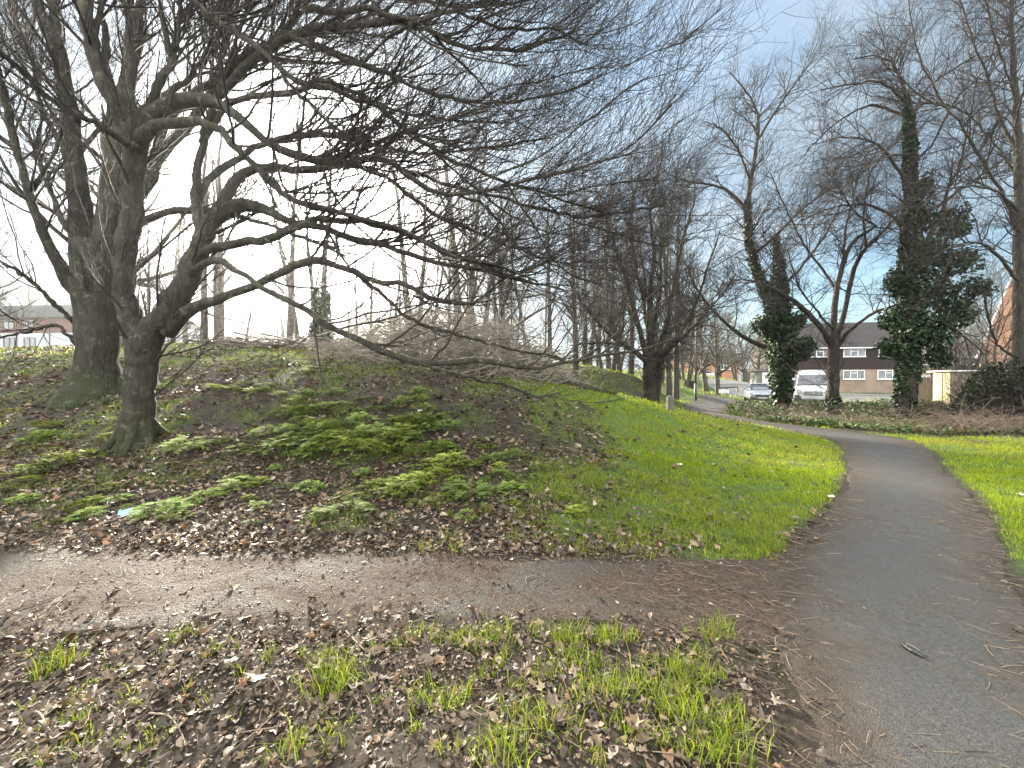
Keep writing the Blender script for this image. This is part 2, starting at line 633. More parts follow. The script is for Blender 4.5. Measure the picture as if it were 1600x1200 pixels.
def strip_dist(x, y, A, B, n=110):
    """signed distance to a strip between the polylines A and B: < 0 inside"""
    key = (id(A), id(B))
    if key not in _STRIPS:
        a, b = dense(A, n), dense(B, n)
        _STRIPS[key] = (np.concatenate([a, b[::-1]]), np.concatenate([dense(A, 3 * n), dense(B, 3 * n)]))
    poly, edge = _STRIPS[key]
    nx_ = np.roll(poly, -1, 0)
    xf, yf = x.ravel(), y.ravel()
    out = np.empty(xf.size)
    lo, hi = poly.min(0) - 3, poly.max(0) + 3
    for i in range(0, xf.size, 20000):
        a, b = xf[i:i + 20000], yf[i:i + 20000]
        res = np.full(a.size, 3.0)
        k = (a > lo[0]) & (a < hi[0]) & (b > lo[1]) & (b < hi[1])
        if k.any():
            a, b = a[k][:, None], b[k][:, None]
            d = np.sqrt(((a - edge[None, :, 0]) ** 2 + (b - edge[None, :, 1]) ** 2).min(1))
            cr = (poly[None, :, 1] > b) != (nx_[None, :, 1] > b)
            with np.errstate(divide='ignore', invalid='ignore'):
                xi = (nx_[None, :, 0] - poly[None, :, 0]) * (b - poly[None, :, 1]) / (nx_[None, :, 1] - poly[None, :, 1]) + poly[None, :, 0]
            ins = ((cr & (a < xi)).sum(1) % 2) == 1
            res[k] = np.where(ins, -d, d)
        out[i:i + 20000] = res
    return out.reshape(x.shape)


def path_any(x, y):
    return np.minimum(np.minimum(strip_dist(x, y, PATH_L, PATH_R), strip_dist(x, y, MUD_T, MUD_B)), strip_dist(x, y, SIDE_T, SIDE_B))


def ground(x, y, detail=True):
    x, y = np.atleast_1d(np.asarray(x, float)), np.atleast_1d(np.asarray(y, float))
    z = ground_smooth(x, y)
    if detail:
        near = (y < 40) & (np.abs(x) < 45)
        if near.any():
            p = path_any(x[near], y[near])
            w = sstep(0.0, 0.5, p)
            z[near] += w * ((fbm(x[near], y[near], 1.3, 1, 3) - 0.5) * 0.13 + (vnoise(x[near], y[near], 6, 4) - 0.5) * 0.03)
    return z


def g1(x, y):
    return float(ground(np.array([x]), np.array([y]))[0])


def hit(px, py):
    d = ray(px, py)
    Y = np.concatenate([np.linspace(0.8, 20, 1200), np.linspace(20, 90, 700)])
    x, z = d.x / d.y * Y, CAMZ + d.z / d.y * Y
    h = ground(x, Y)
    k = np.nonzero(z <= h)[0]
    i = k[0] if len(k) else len(Y) - 1
    return Vector((x[i], Y[i], h[i]))


def lawn(x, y, z):
    """how much of the ground is grass (0..1), by place"""
    px, py = project(x, y, z)
    c = np.interp(py, [560, 610, 640, 680, 720, 760, 800, 840, 870, 900], [760, 800, 830, 868, 890, 915, 935, 965, 1010, 1120])
    n = fbm(x, y, 0.9, 2, 4) - 0.5
    left = sstep(-110, 90, px - c + n * 420) * (y > 3.2) * (py < 885)
    m = left
    # right-hand lawn
    pr = strip_dist(x, y, PATH_L, PATH_R)
    right = (x > np.interp(y, PATH_R[:, 1], PATH_R[:, 0])) & (y < 9.0) & (y > -4)
    m = np.where(right, 1.0, m)
    # top of the mound, mossy
    top = sstep(590, 548, py) * (y > 8.5) * (y < 14) * (px < 760)
    m = np.maximum(m, top * (0.4 + 0.9 * n + 0.2))
    moundside = (y > 3.7) & (y < 13) & (px < 1000) & (x < 4)
    m = np.where(moundside, np.maximum(m, np.clip(0.14 + 1.7 * (fbm(x, y, 1.7, 14, 3) - 0.5), 0, 0.45)), m)
    # second slope and the far slopes
    m = np.where((y > 12.5) & (x > 0) & (x < 12) & (px < 1200), np.clip(0.55 + n * 1.7, 0, 1), m)
    m = np.where((y > 30), 1.0, m)
    bank = (x > np.interp(y, PATH_R[:, 1], PATH_R[:, 0])) & (y > 9.9) & (y < 30)
    m = np.where(bank, np.clip(0.35 + n * 2, 0, 1), m)
    return np.clip(m, 0, 1) * sstep(-0.02, 0.12, pr + n * 0.25)


# terrain sheet
def build_terrain():
    u = np.linspace(-5.6, 5.6, 340)
    X = 2.6 * np.sinh(u * 0.97) * 1.15
    v = np.linspace(-2.2, 5.3, 300)
    Yv = 3.4 + 2.6 * np.sinh(v)
    gx, gy = np.meshgrid(X, Yv)
    z = ground(gx.ravel(), gy.ravel()).reshape(gx.shape)
    V_ = np.stack([gx, gy, z], axis=-1).reshape(-1, 3)
    ny, nx = gx.shape
    i = np.arange(ny * nx).reshape(ny, nx)
    q = np.stack([i[:-1, :-1], i[:-1, 1:], i[1:, 1:], i[1:, :-1]], -1).reshape(-1, 4)
    m, nt, b, out = new_mat('soil_and_turf')
    v0 = obj_vec(nt)
    a = nt.nodes.new('ShaderNodeAttribute')
    a.attribute_name = 'col'
    sepc = nt.nodes.new('ShaderNodeSeparateColor')
    nt.links.new(a.outputs['Color'], sepc.inputs[0])
    f = n_noise(nt, v0, 14, 8, 0.75)
    f2 = n_noise(nt, v0, 2.2, 4, 0.6)
    soil = n_ramp(nt, f, [(0.3, (0.013, 0.0105, 0.008)), (0.52, (0.036, 0.028, 0.020)), (0.72, (0.085, 0.066, 0.047))])
    turf = n_ramp(nt, f, [(0.3, (0.03, 0.05, 0.010)), (0.7, (0.085, 0.14, 0.02))])
    k = n_math(nt, 'ADD', sepc.outputs[0], n_math(nt, 'MULTIPLY', n_math(nt, 'SUBTRACT', f2, 0.5), 0.7), True)
    nt.links.new(n_mix(nt, k, soil, turf), b.inputs['Base Color'])
    b.inputs['Roughness'].default_value = 0.85
    b.inputs['Specular IOR Level'].default_value = 0.25
    n_bump(nt, b, f, 0.9, 0.04)
    g = lawn(V_[:, 0], V_[:, 1], V_[:, 2])
    o = mesh_np('ground', V_, [q], m, col=np.repeat(g[:, None], 3, 1), smooth=True)
    tag(o, kind='structure')


build_terrain()


def strip_mesh(name, A, B, mat, lift, nlong, nacross, wob=0.1, seed=1, crown=0.0):
    a, b = dense(A, nlong), dense(B, nlong)
    t = np.linspace(0, 1, nacross)
    wa = (fbm(a[:, 0], a[:, 1], 1.6, seed, 3) - 0.5) * wob
    wb = (fbm(b[:, 0], b[:, 1], 1.6, seed + 5, 3) - 0.5) * wob
    dirv = (b - a) / np.linalg.norm(b - a, axis=1, keepdims=True)
    a, b = a + dirv * wa[:, None], b + dirv * wb[:, None]
    P = a[:, None, :] * (1 - t)[None, :, None] + b[:, None, :] * t[None, :, None]
    z = ground(P[..., 0].ravel(), P[..., 1].ravel(), False).reshape(P.shape[:2]) + lift
    e = np.minimum(t, 1 - t)
    z = z + (crown * np.clip(e * 3, 0, 1))[None]
    eb = (1 - sstep(0.02, 0.16, e))[None]
    z += eb * ((fbm(P[..., 0], P[..., 1], 3.5, seed + 11, 3) - 0.5) * 0.06 - 0.012)
    z[:, 0] -= lift + 0.04
    z[:, -1] -= lift + 0.04
    z += (vnoise(P[..., 0], P[..., 1], 2.5, seed + 2) - 0.5) * 0.012 + (vnoise(P[..., 0], P[..., 1], 9, seed + 3) - 0.5) * 0.005
    V_ = np.concatenate([P, z[..., None]], -1).reshape(-1, 3)
    i = np.arange(nlong * nacross).reshape(nlong, nacross)
    q = np.stack([i[:-1, :-1], i[:-1, 1:], i[1:, 1:], i[1:, :-1]], -1).reshape(-1, 4)
    edge = np.clip(e * 2, 0, 1)
    col = np.zeros((nlong, nacross, 3))
    col[..., 0] = edge[None]
    col[..., 1] = fbm(P[..., 0], P[..., 1], 0.8, seed + 8, 3)
    col[..., 2] = 0.25 + 0.5 * (1 - sstep(3.6, 4.8, P[..., 1])) * (t < 0.5)[None]
    o = mesh_np(name, V_, [q], mat, col=col.reshape(-1, 3), smooth=True)
    return tag(o, kind='structure')


def tarmac_mat():
    m, nt, b, out = new_mat('wet_tarmac')
    v = obj_vec(nt)
    a = nt.nodes.new('ShaderNodeAttribute')
    a.attribute_name = 'col'
    s = nt.nodes.new('ShaderNodeSeparateColor')
    nt.links.new(a.outputs['Color'], s.inputs[0])
    f = n_noise(nt, v, 60, 6, 0.7)
    f2 = n_noise(nt, v, 2.6, 8, 0.72, 0.8)
    f3 = n_noise(nt, obj_vec(nt, (1, 0.35, 1)), 14, 6, 0.7, 0.4)
    base = n_ramp(nt, f, [(0.3, (0.022, 0.022, 0.021)), (0.72, (0.085, 0.083, 0.078))])
    mud = n_ramp(nt, f3, [(0.3, (0.024, 0.018, 0.013)), (0.7, (0.085, 0.064, 0.045))])
    soil = n_ramp(nt, n_noise(nt, v, 14, 8, 0.75), [(0.3, (0.013, 0.0105, 0.008)), (0.52, (0.036, 0.028, 0.020)), (0.72, (0.085, 0.066, 0.047))])
    k = n_math(nt, 'SUBTRACT', 0.75, n_math(nt, 'MULTIPLY', s.outputs[0], 1.15))
    k = n_math(nt, 'ADD', k, n_math(nt, 'MULTIPLY', n_math(nt, 'SUBTRACT', f2, 0.44), 3.0), True)
    ke = n_math(nt, 'MULTIPLY', n_math(nt, 'SUBTRACT', n_math(nt, 'ADD', 0.30, n_math(nt, 'MULTIPLY', f2, 0.35)), s.outputs[0]), 4.0, True)
    ke = n_math(nt, 'MULTIPLY', ke, s.outputs[2])
    nt.links.new(n_mix(nt, ke, n_mix(nt, n_math(nt, 'MULTIPLY', k, 0.85), base, mud), soil), b.inputs['Base Color'])
    nt.links.new(n_ramp(nt, f2, [(0.35, 0.6), (0.65, 0.85)]), b.inputs['Roughness'])
    b.inputs['Specular IOR Level'].default_value = 0.3
    vo = nt.nodes.new('ShaderNodeTexVoronoi')
    vo.inputs['Scale'].default_value = 130
    nt.links.new(v, vo.inputs['Vector'])
    h = n_math(nt, 'ADD', n_math(nt, 'MULTIPLY', vo.outputs['Distance'], 0.5), n_math(nt, 'ADD', n_math(nt, 'MULTIPLY', f3, 1.2), f2))
    n_bump(nt, b, h, 0.8, 0.014)
    return m


def mud_mat():
    m, nt, b, out = new_mat('gravelly_mud')
    v = obj_vec(nt)
    f = n_noise(nt, v, 45, 6, 0.75)
    f2 = n_noise(nt, obj_vec(nt, (0.5, 1.2, 1)), 2.2, 6, 0.65, 0.6)
    vo = nt.nodes.new('ShaderNodeTexVoronoi')
    vo.inputs['Scale'].default_value = 62
    nt.links.new(v, vo.inputs['Vector'])
    vo2 = nt.nodes.new('ShaderNodeTexVoronoi')
    vo2.inputs['Scale'].default_value = 27
    nt.links.new(v, vo2.inputs['Vector'])
    stone = n_ramp(nt, vo.outputs['Color'], [(0.1, (0.034, 0.026, 0.020)), (0.9, (0.15, 0.115, 0.088))])
    mud = n_ramp(nt, f, [(0.3, (0.03, 0.022, 0.016)), (0.72, (0.10, 0.074, 0.055))])
    grit = n_ramp(nt, f, [(0.3, (0.035, 0.033, 0.03)), (0.7, (0.10, 0.095, 0.085))])
    c = n_mix(nt, n_ramp(nt, f2, [(0.50, 0.0), (0.60, 0.85)]), n_mix(nt, 0.5, stone, mud), grit)
    nt.links.new(c, b.inputs['Base Color'])
    nt.links.new(n_ramp(nt, f2, [(0.3, 0.85), (0.6, 0.62)]), b.inputs['Roughness'])
    b.inputs['Specular IOR Level'].default_value = 0.16
    peb = n_math(nt, 'ADD', n_math(nt, 'SUBTRACT', 1.0, vo.outputs['Distance']), n_math(nt, 'MULTIPLY', n_math(nt, 'SUBTRACT', 1.0, vo2.outputs['Distance']), 0.6))
    h = n_math(nt, 'ADD', n_math(nt, 'MULTIPLY', peb, 0.55), n_math(nt, 'ADD', n_math(nt, 'MULTIPLY', f, 1.4), n_math(nt, 'MULTIPLY', f2, 1.5)))
    n_bump(nt, b, h, 1.0, 0.024)
    return m


M['tarmac'] = tarmac_mat()
M['mud'] = mud_mat()
M['road'] = pmat('road_asphalt', (0.10, 0.10, 0.10), (0.15, 0.15, 0.15), 8, 0.5, 0.2, 80)
M['kerb'] = pmat('kerb_stone', (0.10, 0.10, 0.095), (0.18, 0.175, 0.165), 5, 0.8)
strip_mesh('mud_path', MUD_T, MUD_B, M['mud'], 0.010, 260, 40, 0.25, 3)
strip_mesh('path', PATH_L, PATH_R, M['tarmac'], 0.016, 320, 36, 0.22, 1, 0.01)
strip_mesh('side_path', SIDE_T, SIDE_B, M['mud'], 0.012, 120, 10, 0.15, 6)


def flat_sheet(name, poly, z, mat, thick=0.0):
    m = MB()
    if thick:
        m.prism(poly, 'z', z - thick, z)
    else:
        m.add([(x, y, z) for x, y in poly], [tuple(range(len(poly)))])
    return tag(m.build(name, mat), kind='structure')


def road_piece(name, x0, x1, yl, yr, mat, lift, th=0.0):
    """band between y = yl..yr (at x) following the gentle road line, draped on the ground"""
    xs = np.linspace(x0, x1, 60)
    A = np.stack([xs, yl(xs)], 1)
    B = np.stack([xs, yr(xs)], 1)
    t = np.linspace(0, 1, 14)
    P = A[:, None] * (1 - t)[None, :, None] + B[:, None] * t[None, :, None]
    z = ground(P[..., 0].ravel(), P[..., 1].ravel(), False).reshape(P.shape[:2]) + lift
    V_ = np.concatenate([P, z[..., None]], -1)
    n, m_ = P.shape[:2]
    i = np.arange(n * m_).reshape(n, m_)
    q = [np.stack([i[:-1, :-1], i[:-1, 1:], i[1:, 1:], i[1:, :-1]], -1).reshape(-1, 4)]
    V2 = V_.reshape(-1, 3)
    if th:
        lo = V_[:, 0].copy()
        lo[:, 2] -= th
        k = len(V2)
        V2 = np.concatenate([V2, lo])
        j = k + np.arange(n)
        q.append(np.stack([i[:-1, 0], i[1:, 0], j[1:], j[:-1]], -1))
    return tag(mesh_np(name, V2, q, mat), kind='structure')


RY = lambda x: 27.6 + (x - 16) * -0.02
road_piece('road', 20.0, 75, lambda x: RY(x), lambda x: RY(x) + 12.0, M['road'], 0.03)
road_piece('kerb', 20.0, 75, lambda x: RY(x) + 12.0, lambda x: RY(x) + 12.3, M['kerb'], 0.15, 0.16)
road_piece('pavement', 20.0, 75, lambda x: RY(x) + 12.3, lambda x: RY(x) + 14.0, M['road'], 0.146)

# ------------------------------------------------------------------ buildings
def brick_mat(name, c1, c2, mortar, sx=4.3, rot=0.0):
    m, nt, b, out = new_mat(name)
    t = nt.nodes.new('ShaderNodeTexCoord')
    sep = nt.nodes.new('ShaderNodeSeparateXYZ')
    nt.links.new(t.outputs['Object'], sep.inputs[0])
    cb = nt.nodes.new('ShaderNodeCombineXYZ')
    nt.links.new(n_math(nt, 'ADD', sep.outputs['X'], sep.outputs['Y']), cb.inputs[0])
    nt.links.new(sep.outputs['Z'], cb.inputs[1])
    br = nt.nodes.new('ShaderNodeTexBrick')
    br.inputs['Scale'].default_value = sx
    br.inputs['Color1'].default_value = (*c1, 1)
    br.inputs['Color2'].default_value = (*c2, 1)
    br.inputs['Mortar'].default_value = (*mortar, 1)
    br.inputs['Mortar Size'].default_value = 0.03
    nt.links.new(cb.outputs[0], br.inputs['Vector'])
    f = n_noise(nt, t.outputs['Object'], 0.9, 5, 0.6)
    nt.links.new(n_mix(nt, 1.0, br.outputs['Color'], n_ramp(nt, f, [(0.3, 0.75), (0.7, 1.15)]), 'MULTIPLY'), b.inputs['Base Color'])
    b.inputs['Roughness'].default_value = 0.85
    n_bump(nt, b, br.outputs['Fac'], -0.3, 0.01)
    return m


M['brick_pale'] = brick_mat('pale_brick', (0.22, 0.15, 0.11), (0.28, 0.195, 0.145), (0.25, 0.215, 0.18))
M['brick_orange'] = brick_mat('orange_brick', (0.40, 0.17, 0.09), (0.50, 0.23, 0.13), (0.42, 0.30, 0.22))
M['brick_red'] = brick_mat('red_brick', (0.075, 0.028, 0.02), (0.10, 0.036, 0.027), (0.08, 0.05, 0.04))
M['tile_hung'] = brick_mat('brown_hung_tile', (0.022, 0.012, 0.010), (0.03, 0.017, 0.014), (0.012, 0.008, 0.007), 5.0)
M['roof_brown'] = brick_mat('brown_roof_tile', (0.03, 0.026, 0.023), (0.042, 0.036, 0.031), (0.018, 0.016, 0.015), 3.2)
M['roof_slate'] = brick_mat('green_grey_roof_tile', (0.014, 0.021, 0.018), (0.021, 0.028, 0.025), (0.01, 0.013, 0.012), 3.2)
M['render_white'] = pmat('white_render', (0.34, 0.36, 0.38), (0.28, 0.30, 0.32), 0.8, 0.8)
M['upvc'] = pmat('white_upvc', (0.80, 0.80, 0.79), (0.74, 0.74, 0.73), 2, 0.35)
M['dark_frame'] = pmat('dark_frame', (0.035, 0.04, 0.045), (0.05, 0.055, 0.06), 2, 0.4)
M['gutter'] = pmat('gutter_white', (0.72, 0.72, 0.70), (0.6, 0.6, 0.58), 3, 0.5)
M['black'] = pmat('black_plastic', (0.018, 0.018, 0.02), (0.03, 0.03, 0.032), 8, 0.5)
M['curtain'] = pmat('net_curtain', (0.35, 0.36, 0.37), (0.12, 0.13, 0.14), 1.6, 0.7, stretch=(3, 3, 0.4))


def glass_mat(name, c=(0.03, 0.035, 0.04), rough=0.06):
    m, nt, b, out = new_mat(name)
    f = n_noise(nt, obj_vec(nt, (2.5, 2.5, 0.6)), 1.8, 3, 0.5)
    nt.links.new(n_ramp(nt, f, [(0.35, c), (0.65, tuple(min(1, x * 3.2) for x in c))]), b.inputs['Base Color'])
    b.inputs['Roughness'].default_value = rough
    b.inputs['Specular IOR Level'].default_value = 0.8
    return m


M['glass'] = glass_mat('window_glass')
M['car_glass'] = glass_mat('windscreen_glass', (0.02, 0.024, 0.028), 0.05)


def add_window(parent, x, z0, z1, w, y=0.0, frame=None, panes=(0.34, 0.32, 0.34), sill=True):
    """window on the front face (facing -y); frame proud of the wall, panes as a sub-part"""
    fm = frame or M['upvc']
    fb = MB()
    t = 0.07
    x0, x1 = x - w / 2, x + w / 2
    fb.box(x0, x1, y - 0.08, y + 0.03, z1 - t, z1).box(x0, x1, y - 0.08, y + 0.03, z0, z0 + t)
    fb.box(x0, x0 + t, y - 0.08, y + 0.03, z0 + t, z1 - t).box(x1 - t, x1, y - 0.08, y + 0.03, z0 + t, z1 - t)
    c = x0
    for k, f in enumerate(panes[:-1]):
        c += f * w
        fb.box(c - 0.04, c + 0.04, y - 0.075, y + 0.03, z0 + t, z1 - t)
    if len(panes) == 3:
        m0, m1 = x0 + panes[0] * w + 0.04, x0 + (panes[0] + panes[1]) * w - 0.04
        fb.box(m0, m1, y - 0.07, y + 0.03, z0 + (z1 - z0) * 0.66, z0 + (z1 - z0) * 0.66 + 0.06)
    if sill:
        fb.box(x0 - 0.08, x1 + 0.08, y - 0.14, y + 0.02, z0 - 0.06, z0 - 0.003)
    wo = fb.build('window', fm, parent)
    MB().box(x0 + t, x1 - t, y - 0.03, y - 0.012, z0 + t, z1 - t).build('pane', M['glass'], wo)
    return wo


def gable_roof(L, D, ze, zr, over=0.35, th=0.16, end=0.12):
    """roof over a block L long (x) and D deep (y): ridge along x"""
    m = MB()
    h = D / 2
    s = (zr - ze) / h
    y0, y1 = -over, D + over
    z0 = ze - over * s
    prof = [(y0, z0), (h, zr), (y1, z0), (y1, z0 - th), (h, zr - th * 1.15), (y0, z0 - th)]
    m.prism(prof, 'x', -end, L + end)
    return m


# --- house with brown hung tiles
def house_main():
    a, b = Vector((33.4, 47.2, 0)), Vector((47.8, 45.0, 0))
    L = (b - a).length
    h = thing('brick_house', 'two-storey house with brown hung tiles above pale brick, behind the white van', 'house',
              (a.x, a.y, g1(a.x, a.y) - 0.05), math.atan2(b.y - a.y, b.x - a.x))
    MB().box(0, L, 0.03, 9.0, -0.4, 2.42).build('lower_wall', M['brick_pale'], h)
    up = MB().box(-0.03, L + 0.03, -0.03, 9.03, 2.425, 5.2)
    up.prism([(0.1, 5.203), (8.9, 5.203), (4.5, 8.3)], 'x', 0.0, L)
    up.build('upper_wall', M['tile_hung'], h)
    rf = gable_roof(L, 9.06, 5.2, 8.62, 0.3).build('roof', M['roof_brown'], h)
    MB().box(L * 0.18, L * 0.18 + 0.9, 4.1, 4.9, 8.2, 9.5).build('chimney', M['brick_pale'], rf)
    g = MB()
    g.box(-0.1, L + 0.1, -0.45, -0.34, 4.88, 5.02)
    g.build('gutter', M['gutter'], h)
    MB().cyl((L - 0.4, -0.12, 0), 0.045, 4.9).build('drainpipe', M['gutter'], h)
    for x, w, p in ((1.2, 0.9, (1.0,)), (3.95, 2.3, (0.34, 0.32, 0.34)), (7.65, 2.35, (0.34, 0.32, 0.34)), (11.35, 2.3, (0.34, 0.32, 0.34))):
        add_window(h, x, 3.92, 4.86, w, -0.03, panes=p)
    for x, w, p in ((1.2, 0.9, (1.0,)), (3.95, 2.3, (0.34, 0.32, 0.34)), (7.65, 2.3, (0.34, 0.32, 0.34)), (11.35, 2.4, (0.34, 0.32, 0.34))):
        add_window(h, x, 1.22, 2.3, w, 0.03, panes=p)
    d = MB().box(13.5, 14.3, -0.03, 0.06, 0, 2.05).build('door', M['upvc'], h)
    MB().cyl((13.62, -0.07, 1.0), 0.03, 0.04, 'y', 8).build('handle', M['black'], d)
    # low annexe against its left end
    p = thing('porch', 'low flat-roofed grey porch with a white door at the left end of the tile-hung house', 'porch', tuple(h.location), h.rotation_euler.z)
    MB().box(-2.6, -0.07, 1.2, 4.0, -0.3, 2.25).build('wall', M['kerb'], p)
    MB().box(-2.8, -0.07, 0.9, 4.2, 2.253, 2.42).build('roof', M['kerb'], p)
    dd = MB().box(-1.9, -1.0, 1.14, 1.197, 0.05, 2.1).build('door', M['upvc'], p)
    MB().box(-1.65, -1.25, 1.12, 1.137, 1.3, 1.8).build('pane', M['glass'], dd)


house_main()


def house_terrace():
    x0, Y = 61.5, 60.0
    h = thing('terraced_house', 'brown-roofed terrace with one white upper window beyond the timber shed', 'house', (x0, Y, g1(x0, Y)), R(-6))
    L = 18.0
    MB().box(0, L, 0, 8, -0.4, 2.7).build('lower_wall', M['brick_pale'], h)
    up = MB().box(-0.02, L + 0.02, -0.02, 8.02, 2.703, 5.4)
    up.prism([(0.1, 5.403), (7.9, 5.403), (4.0, 7.6)], 'x', 0.0, L)
    up.build('upper_wall', M['tile_hung'], h)
    gable_roof(L, 8.04, 5.4, 7.9, 0.3).build('roof', M['roof_brown'], h)
    MB().box(-0.1, L + 0.1, -0.44, -0.33, 5.1, 5.24).build('gutter', M['gutter'], h)
    for x in (3.2, 8.5, 13.8):
        add_window(h, x, 4.0, 5.02, 2.0, -0.02)
        add_window(h, x, 1.0, 2.3, 2.0, 0.0)
    MB().box(1.0, 1.9, -0.05, 0.0, 0, 2.05).build('door', M['upvc'], h)


house_terrace()


def gable_house():
    Y = 40.0
    x0 = at(1580, 595, Y).x - 1.35
    h = thing('gabled_building', 'tall steep gable of orange brick behind the hedge', 'building', (x0, Y + 1.5, g1(x0, Y)), R(-50))
    W, ze, zr, D = 4.2, 5.0, 12.7, 7.0
    MB().prism([(0, -0.4), (W, -0.4), (W, ze), (W / 2, zr), (0, ze)], 'y', 0, D).build('wall', M['brick_orange'], h)
    s = (zr - ze) / (W / 2)
    r_ = MB()
    for sx in (-1, 1):
        cx = W / 2
        o = 0.3
        pts = [(cx, zr + 0.02), (cx + sx * (W / 2 + o), ze - o * s + 0.02), (cx + sx * (W / 2 + o + 0.15), ze - o * s + 0.06), (cx, zr + 0.45)]
        r_.prism(pts, 'y', -0.12, D + 0.2)
    r_.build('roof', M['roof_brown'], h)
    b_ = MB()
    for sx in (-1, 1):
        cx = W / 2
        o = 0.3
        pts = [(cx, zr - 0.25), (cx + sx * (W / 2 + o), ze - o * s - 0.2), (cx + sx * (W / 2 + o + 0.13), ze - o * s + 0.04), (cx, zr + 0.42)]
        b_.prism(pts, 'y', -0.17, -0.125)
    b_.build('bargeboard', M['gutter'], h)
    add_window(h, W / 2, 2.2, 3.5, 1.2, 0.0, panes=(0.5, 0.5))
    br = MB().box(0.3, W - 0.3, -0.06, -0.003, 4.3, 4.48)
    br.build('brick_band', M['brick_pale'], h)


gable_house()


def house_white():
    Y = 50.0
    x1, x0 = at(116, 595, Y).x, at(-90, 595, Y).x
    L = x1 - x0
    zb = 4.6
    h = thing('white_house', 'house with red brick upper storey over white walls at the left edge', 'house', (x0, Y + 1.0, zb), R(-2.5))
    MB().box(0, L, 0.03, 8.5, -2.0, 3.2).build('lower_wall', M['render_white'], h)
    up = MB().box(-0.02, L + 0.02, -0.02, 8.52, 3.203, 5.4)
    up.prism([(0.1, 5.403), (8.4, 5.403), (4.25, 7.5)], 'x', 0.0, L)
    up.build('upper_wall', M['brick_red'], h)
    gable_roof(L, 8.54, 5.4, 7.7, 0.35).build('roof', M['roof_slate'], h)
    for px in (5, 38):
        lx = at(px, 595, Y).x - x0
        add_window(h, lx, 3.75, 4.85, 1.5, -0.02, M['dark_frame'], (0.5, 0.5))
    for px in (5, 39):
        lx = at(px, 595, Y).x - x0
        add_window(h, lx, 1.3, 2.6, 1.6, 0.03, M['dark_frame'], (0.5, 0.5), False)
    for px in (18, 73):
        lx = at(px, 595, Y).x - x0
        MB().cyl((lx, -0.06, -1.5), 0.05, 6.8).build('drainpipe', M['black'], h)
    # neighbouring block seen between the trunks
    b0, b1 = at(165, 595, 58).x, at(254, 595, 58).x
    k = thing('pale_house', 'pale house roof glimpsed between the two big trunks', 'house', (b0, 58, 5.0), 0)
    MB().box(0, b1 - b0, 0, 8, -2, 5.0).build('wall', M['render_white'], k)
    gable_roof(b1 - b0, 8, 5.0, 6.9, 0.3).build('roof', M['roof_slate'], k)
    add_window(k, (b1 - b0) * 0.7, 3.2, 4.4, 1.4, 0.0, M['dark_frame'], (0.5, 0.5))
    # low building beyond the crest
    a, c = at(452, 560, 26.0), at(345, 560, 34.0)
    k = thing('low_garage', 'low grey-roofed garage block just showing over the crest of the mound', 'garage', (c.x, c.y, 1.9), math.atan2(a.y - c.y, a.x - c.x))
    L2 = math.hypot(a.x - c.x, a.y - c.y)
    MB().box(0, L2, 0, 5.0, -0.5, 1.9).build('wall', M['brick_pale'], k)
    gable_roof(L2, 5.0, 1.9, 2.75, 0.25).build('roof', M['roof_slate'], k)


house_white()


def far_houses():
    Y = 78.0
    x0, x1 = at(1050, 595, Y).x, at(1104, 595, Y).x
    h = thing('far_house', 'distant orange brick house seen under the trees beyond the lamp post', 'house', (x0, Y, 1.6), 0)
    L = x1 - x0
    MB().box(0, L, 0, 7, -1.5, 4.6).build('wall', M['brick_orange'], h)
    gable_roof(L, 7, 4.6, 7.2, 0.3).build('roof', M['roof_brown'], h)
    for f in (0.25, 0.7):
        add_window(h, L * f, 3.0, 4.1, 1.6, 0.0)
    Y = 72.0
    x0, x1 = at(1112, 595, Y).x, at(1150, 595, Y).x
    h = thing('far_house', 'distant house with a sunlit orange gable right of the lamp post', 'house', (x0, Y, 0.9), R(-14))
    L = x1 - x0
    w = MB().box(0, L, 0, 7, -1.5, 4.2)
    w.build('wall', M['brick_orange'], h)
    gable_roof(L, 7, 4.2, 6.6, 0.3).build('roof', M['roof_brown'], h)
    add_window(h, L * 0.5, 2.7, 3.8, 1.6, 0.0)


far_houses()


# --- timber shed with a flat white roof
def wood_mat(name, c1, c2):
    m, nt, b, out = new_mat(name)
    v = obj_vec(nt, (7, 7, 0.5))
    f = n_noise(nt, v, 2.2, 6, 0.65)
    nt.links.new(n_ramp(nt, f, [(0.3, c1), (0.7, c2)]), b.inputs['Base Color'])
    b.inputs['Roughness'].default_value = 0.75
    n_bump(nt, b, f, 0.3, 0.01)
    return m


M['wood_new'] = wood_mat('pale_timber', (0.36, 0.29, 0.16), (0.48, 0.40, 0.24))
M['wood_old'] = wood_mat('weathered_timber', (0.16, 0.12, 0.085), (0.25, 0.20, 0.15))


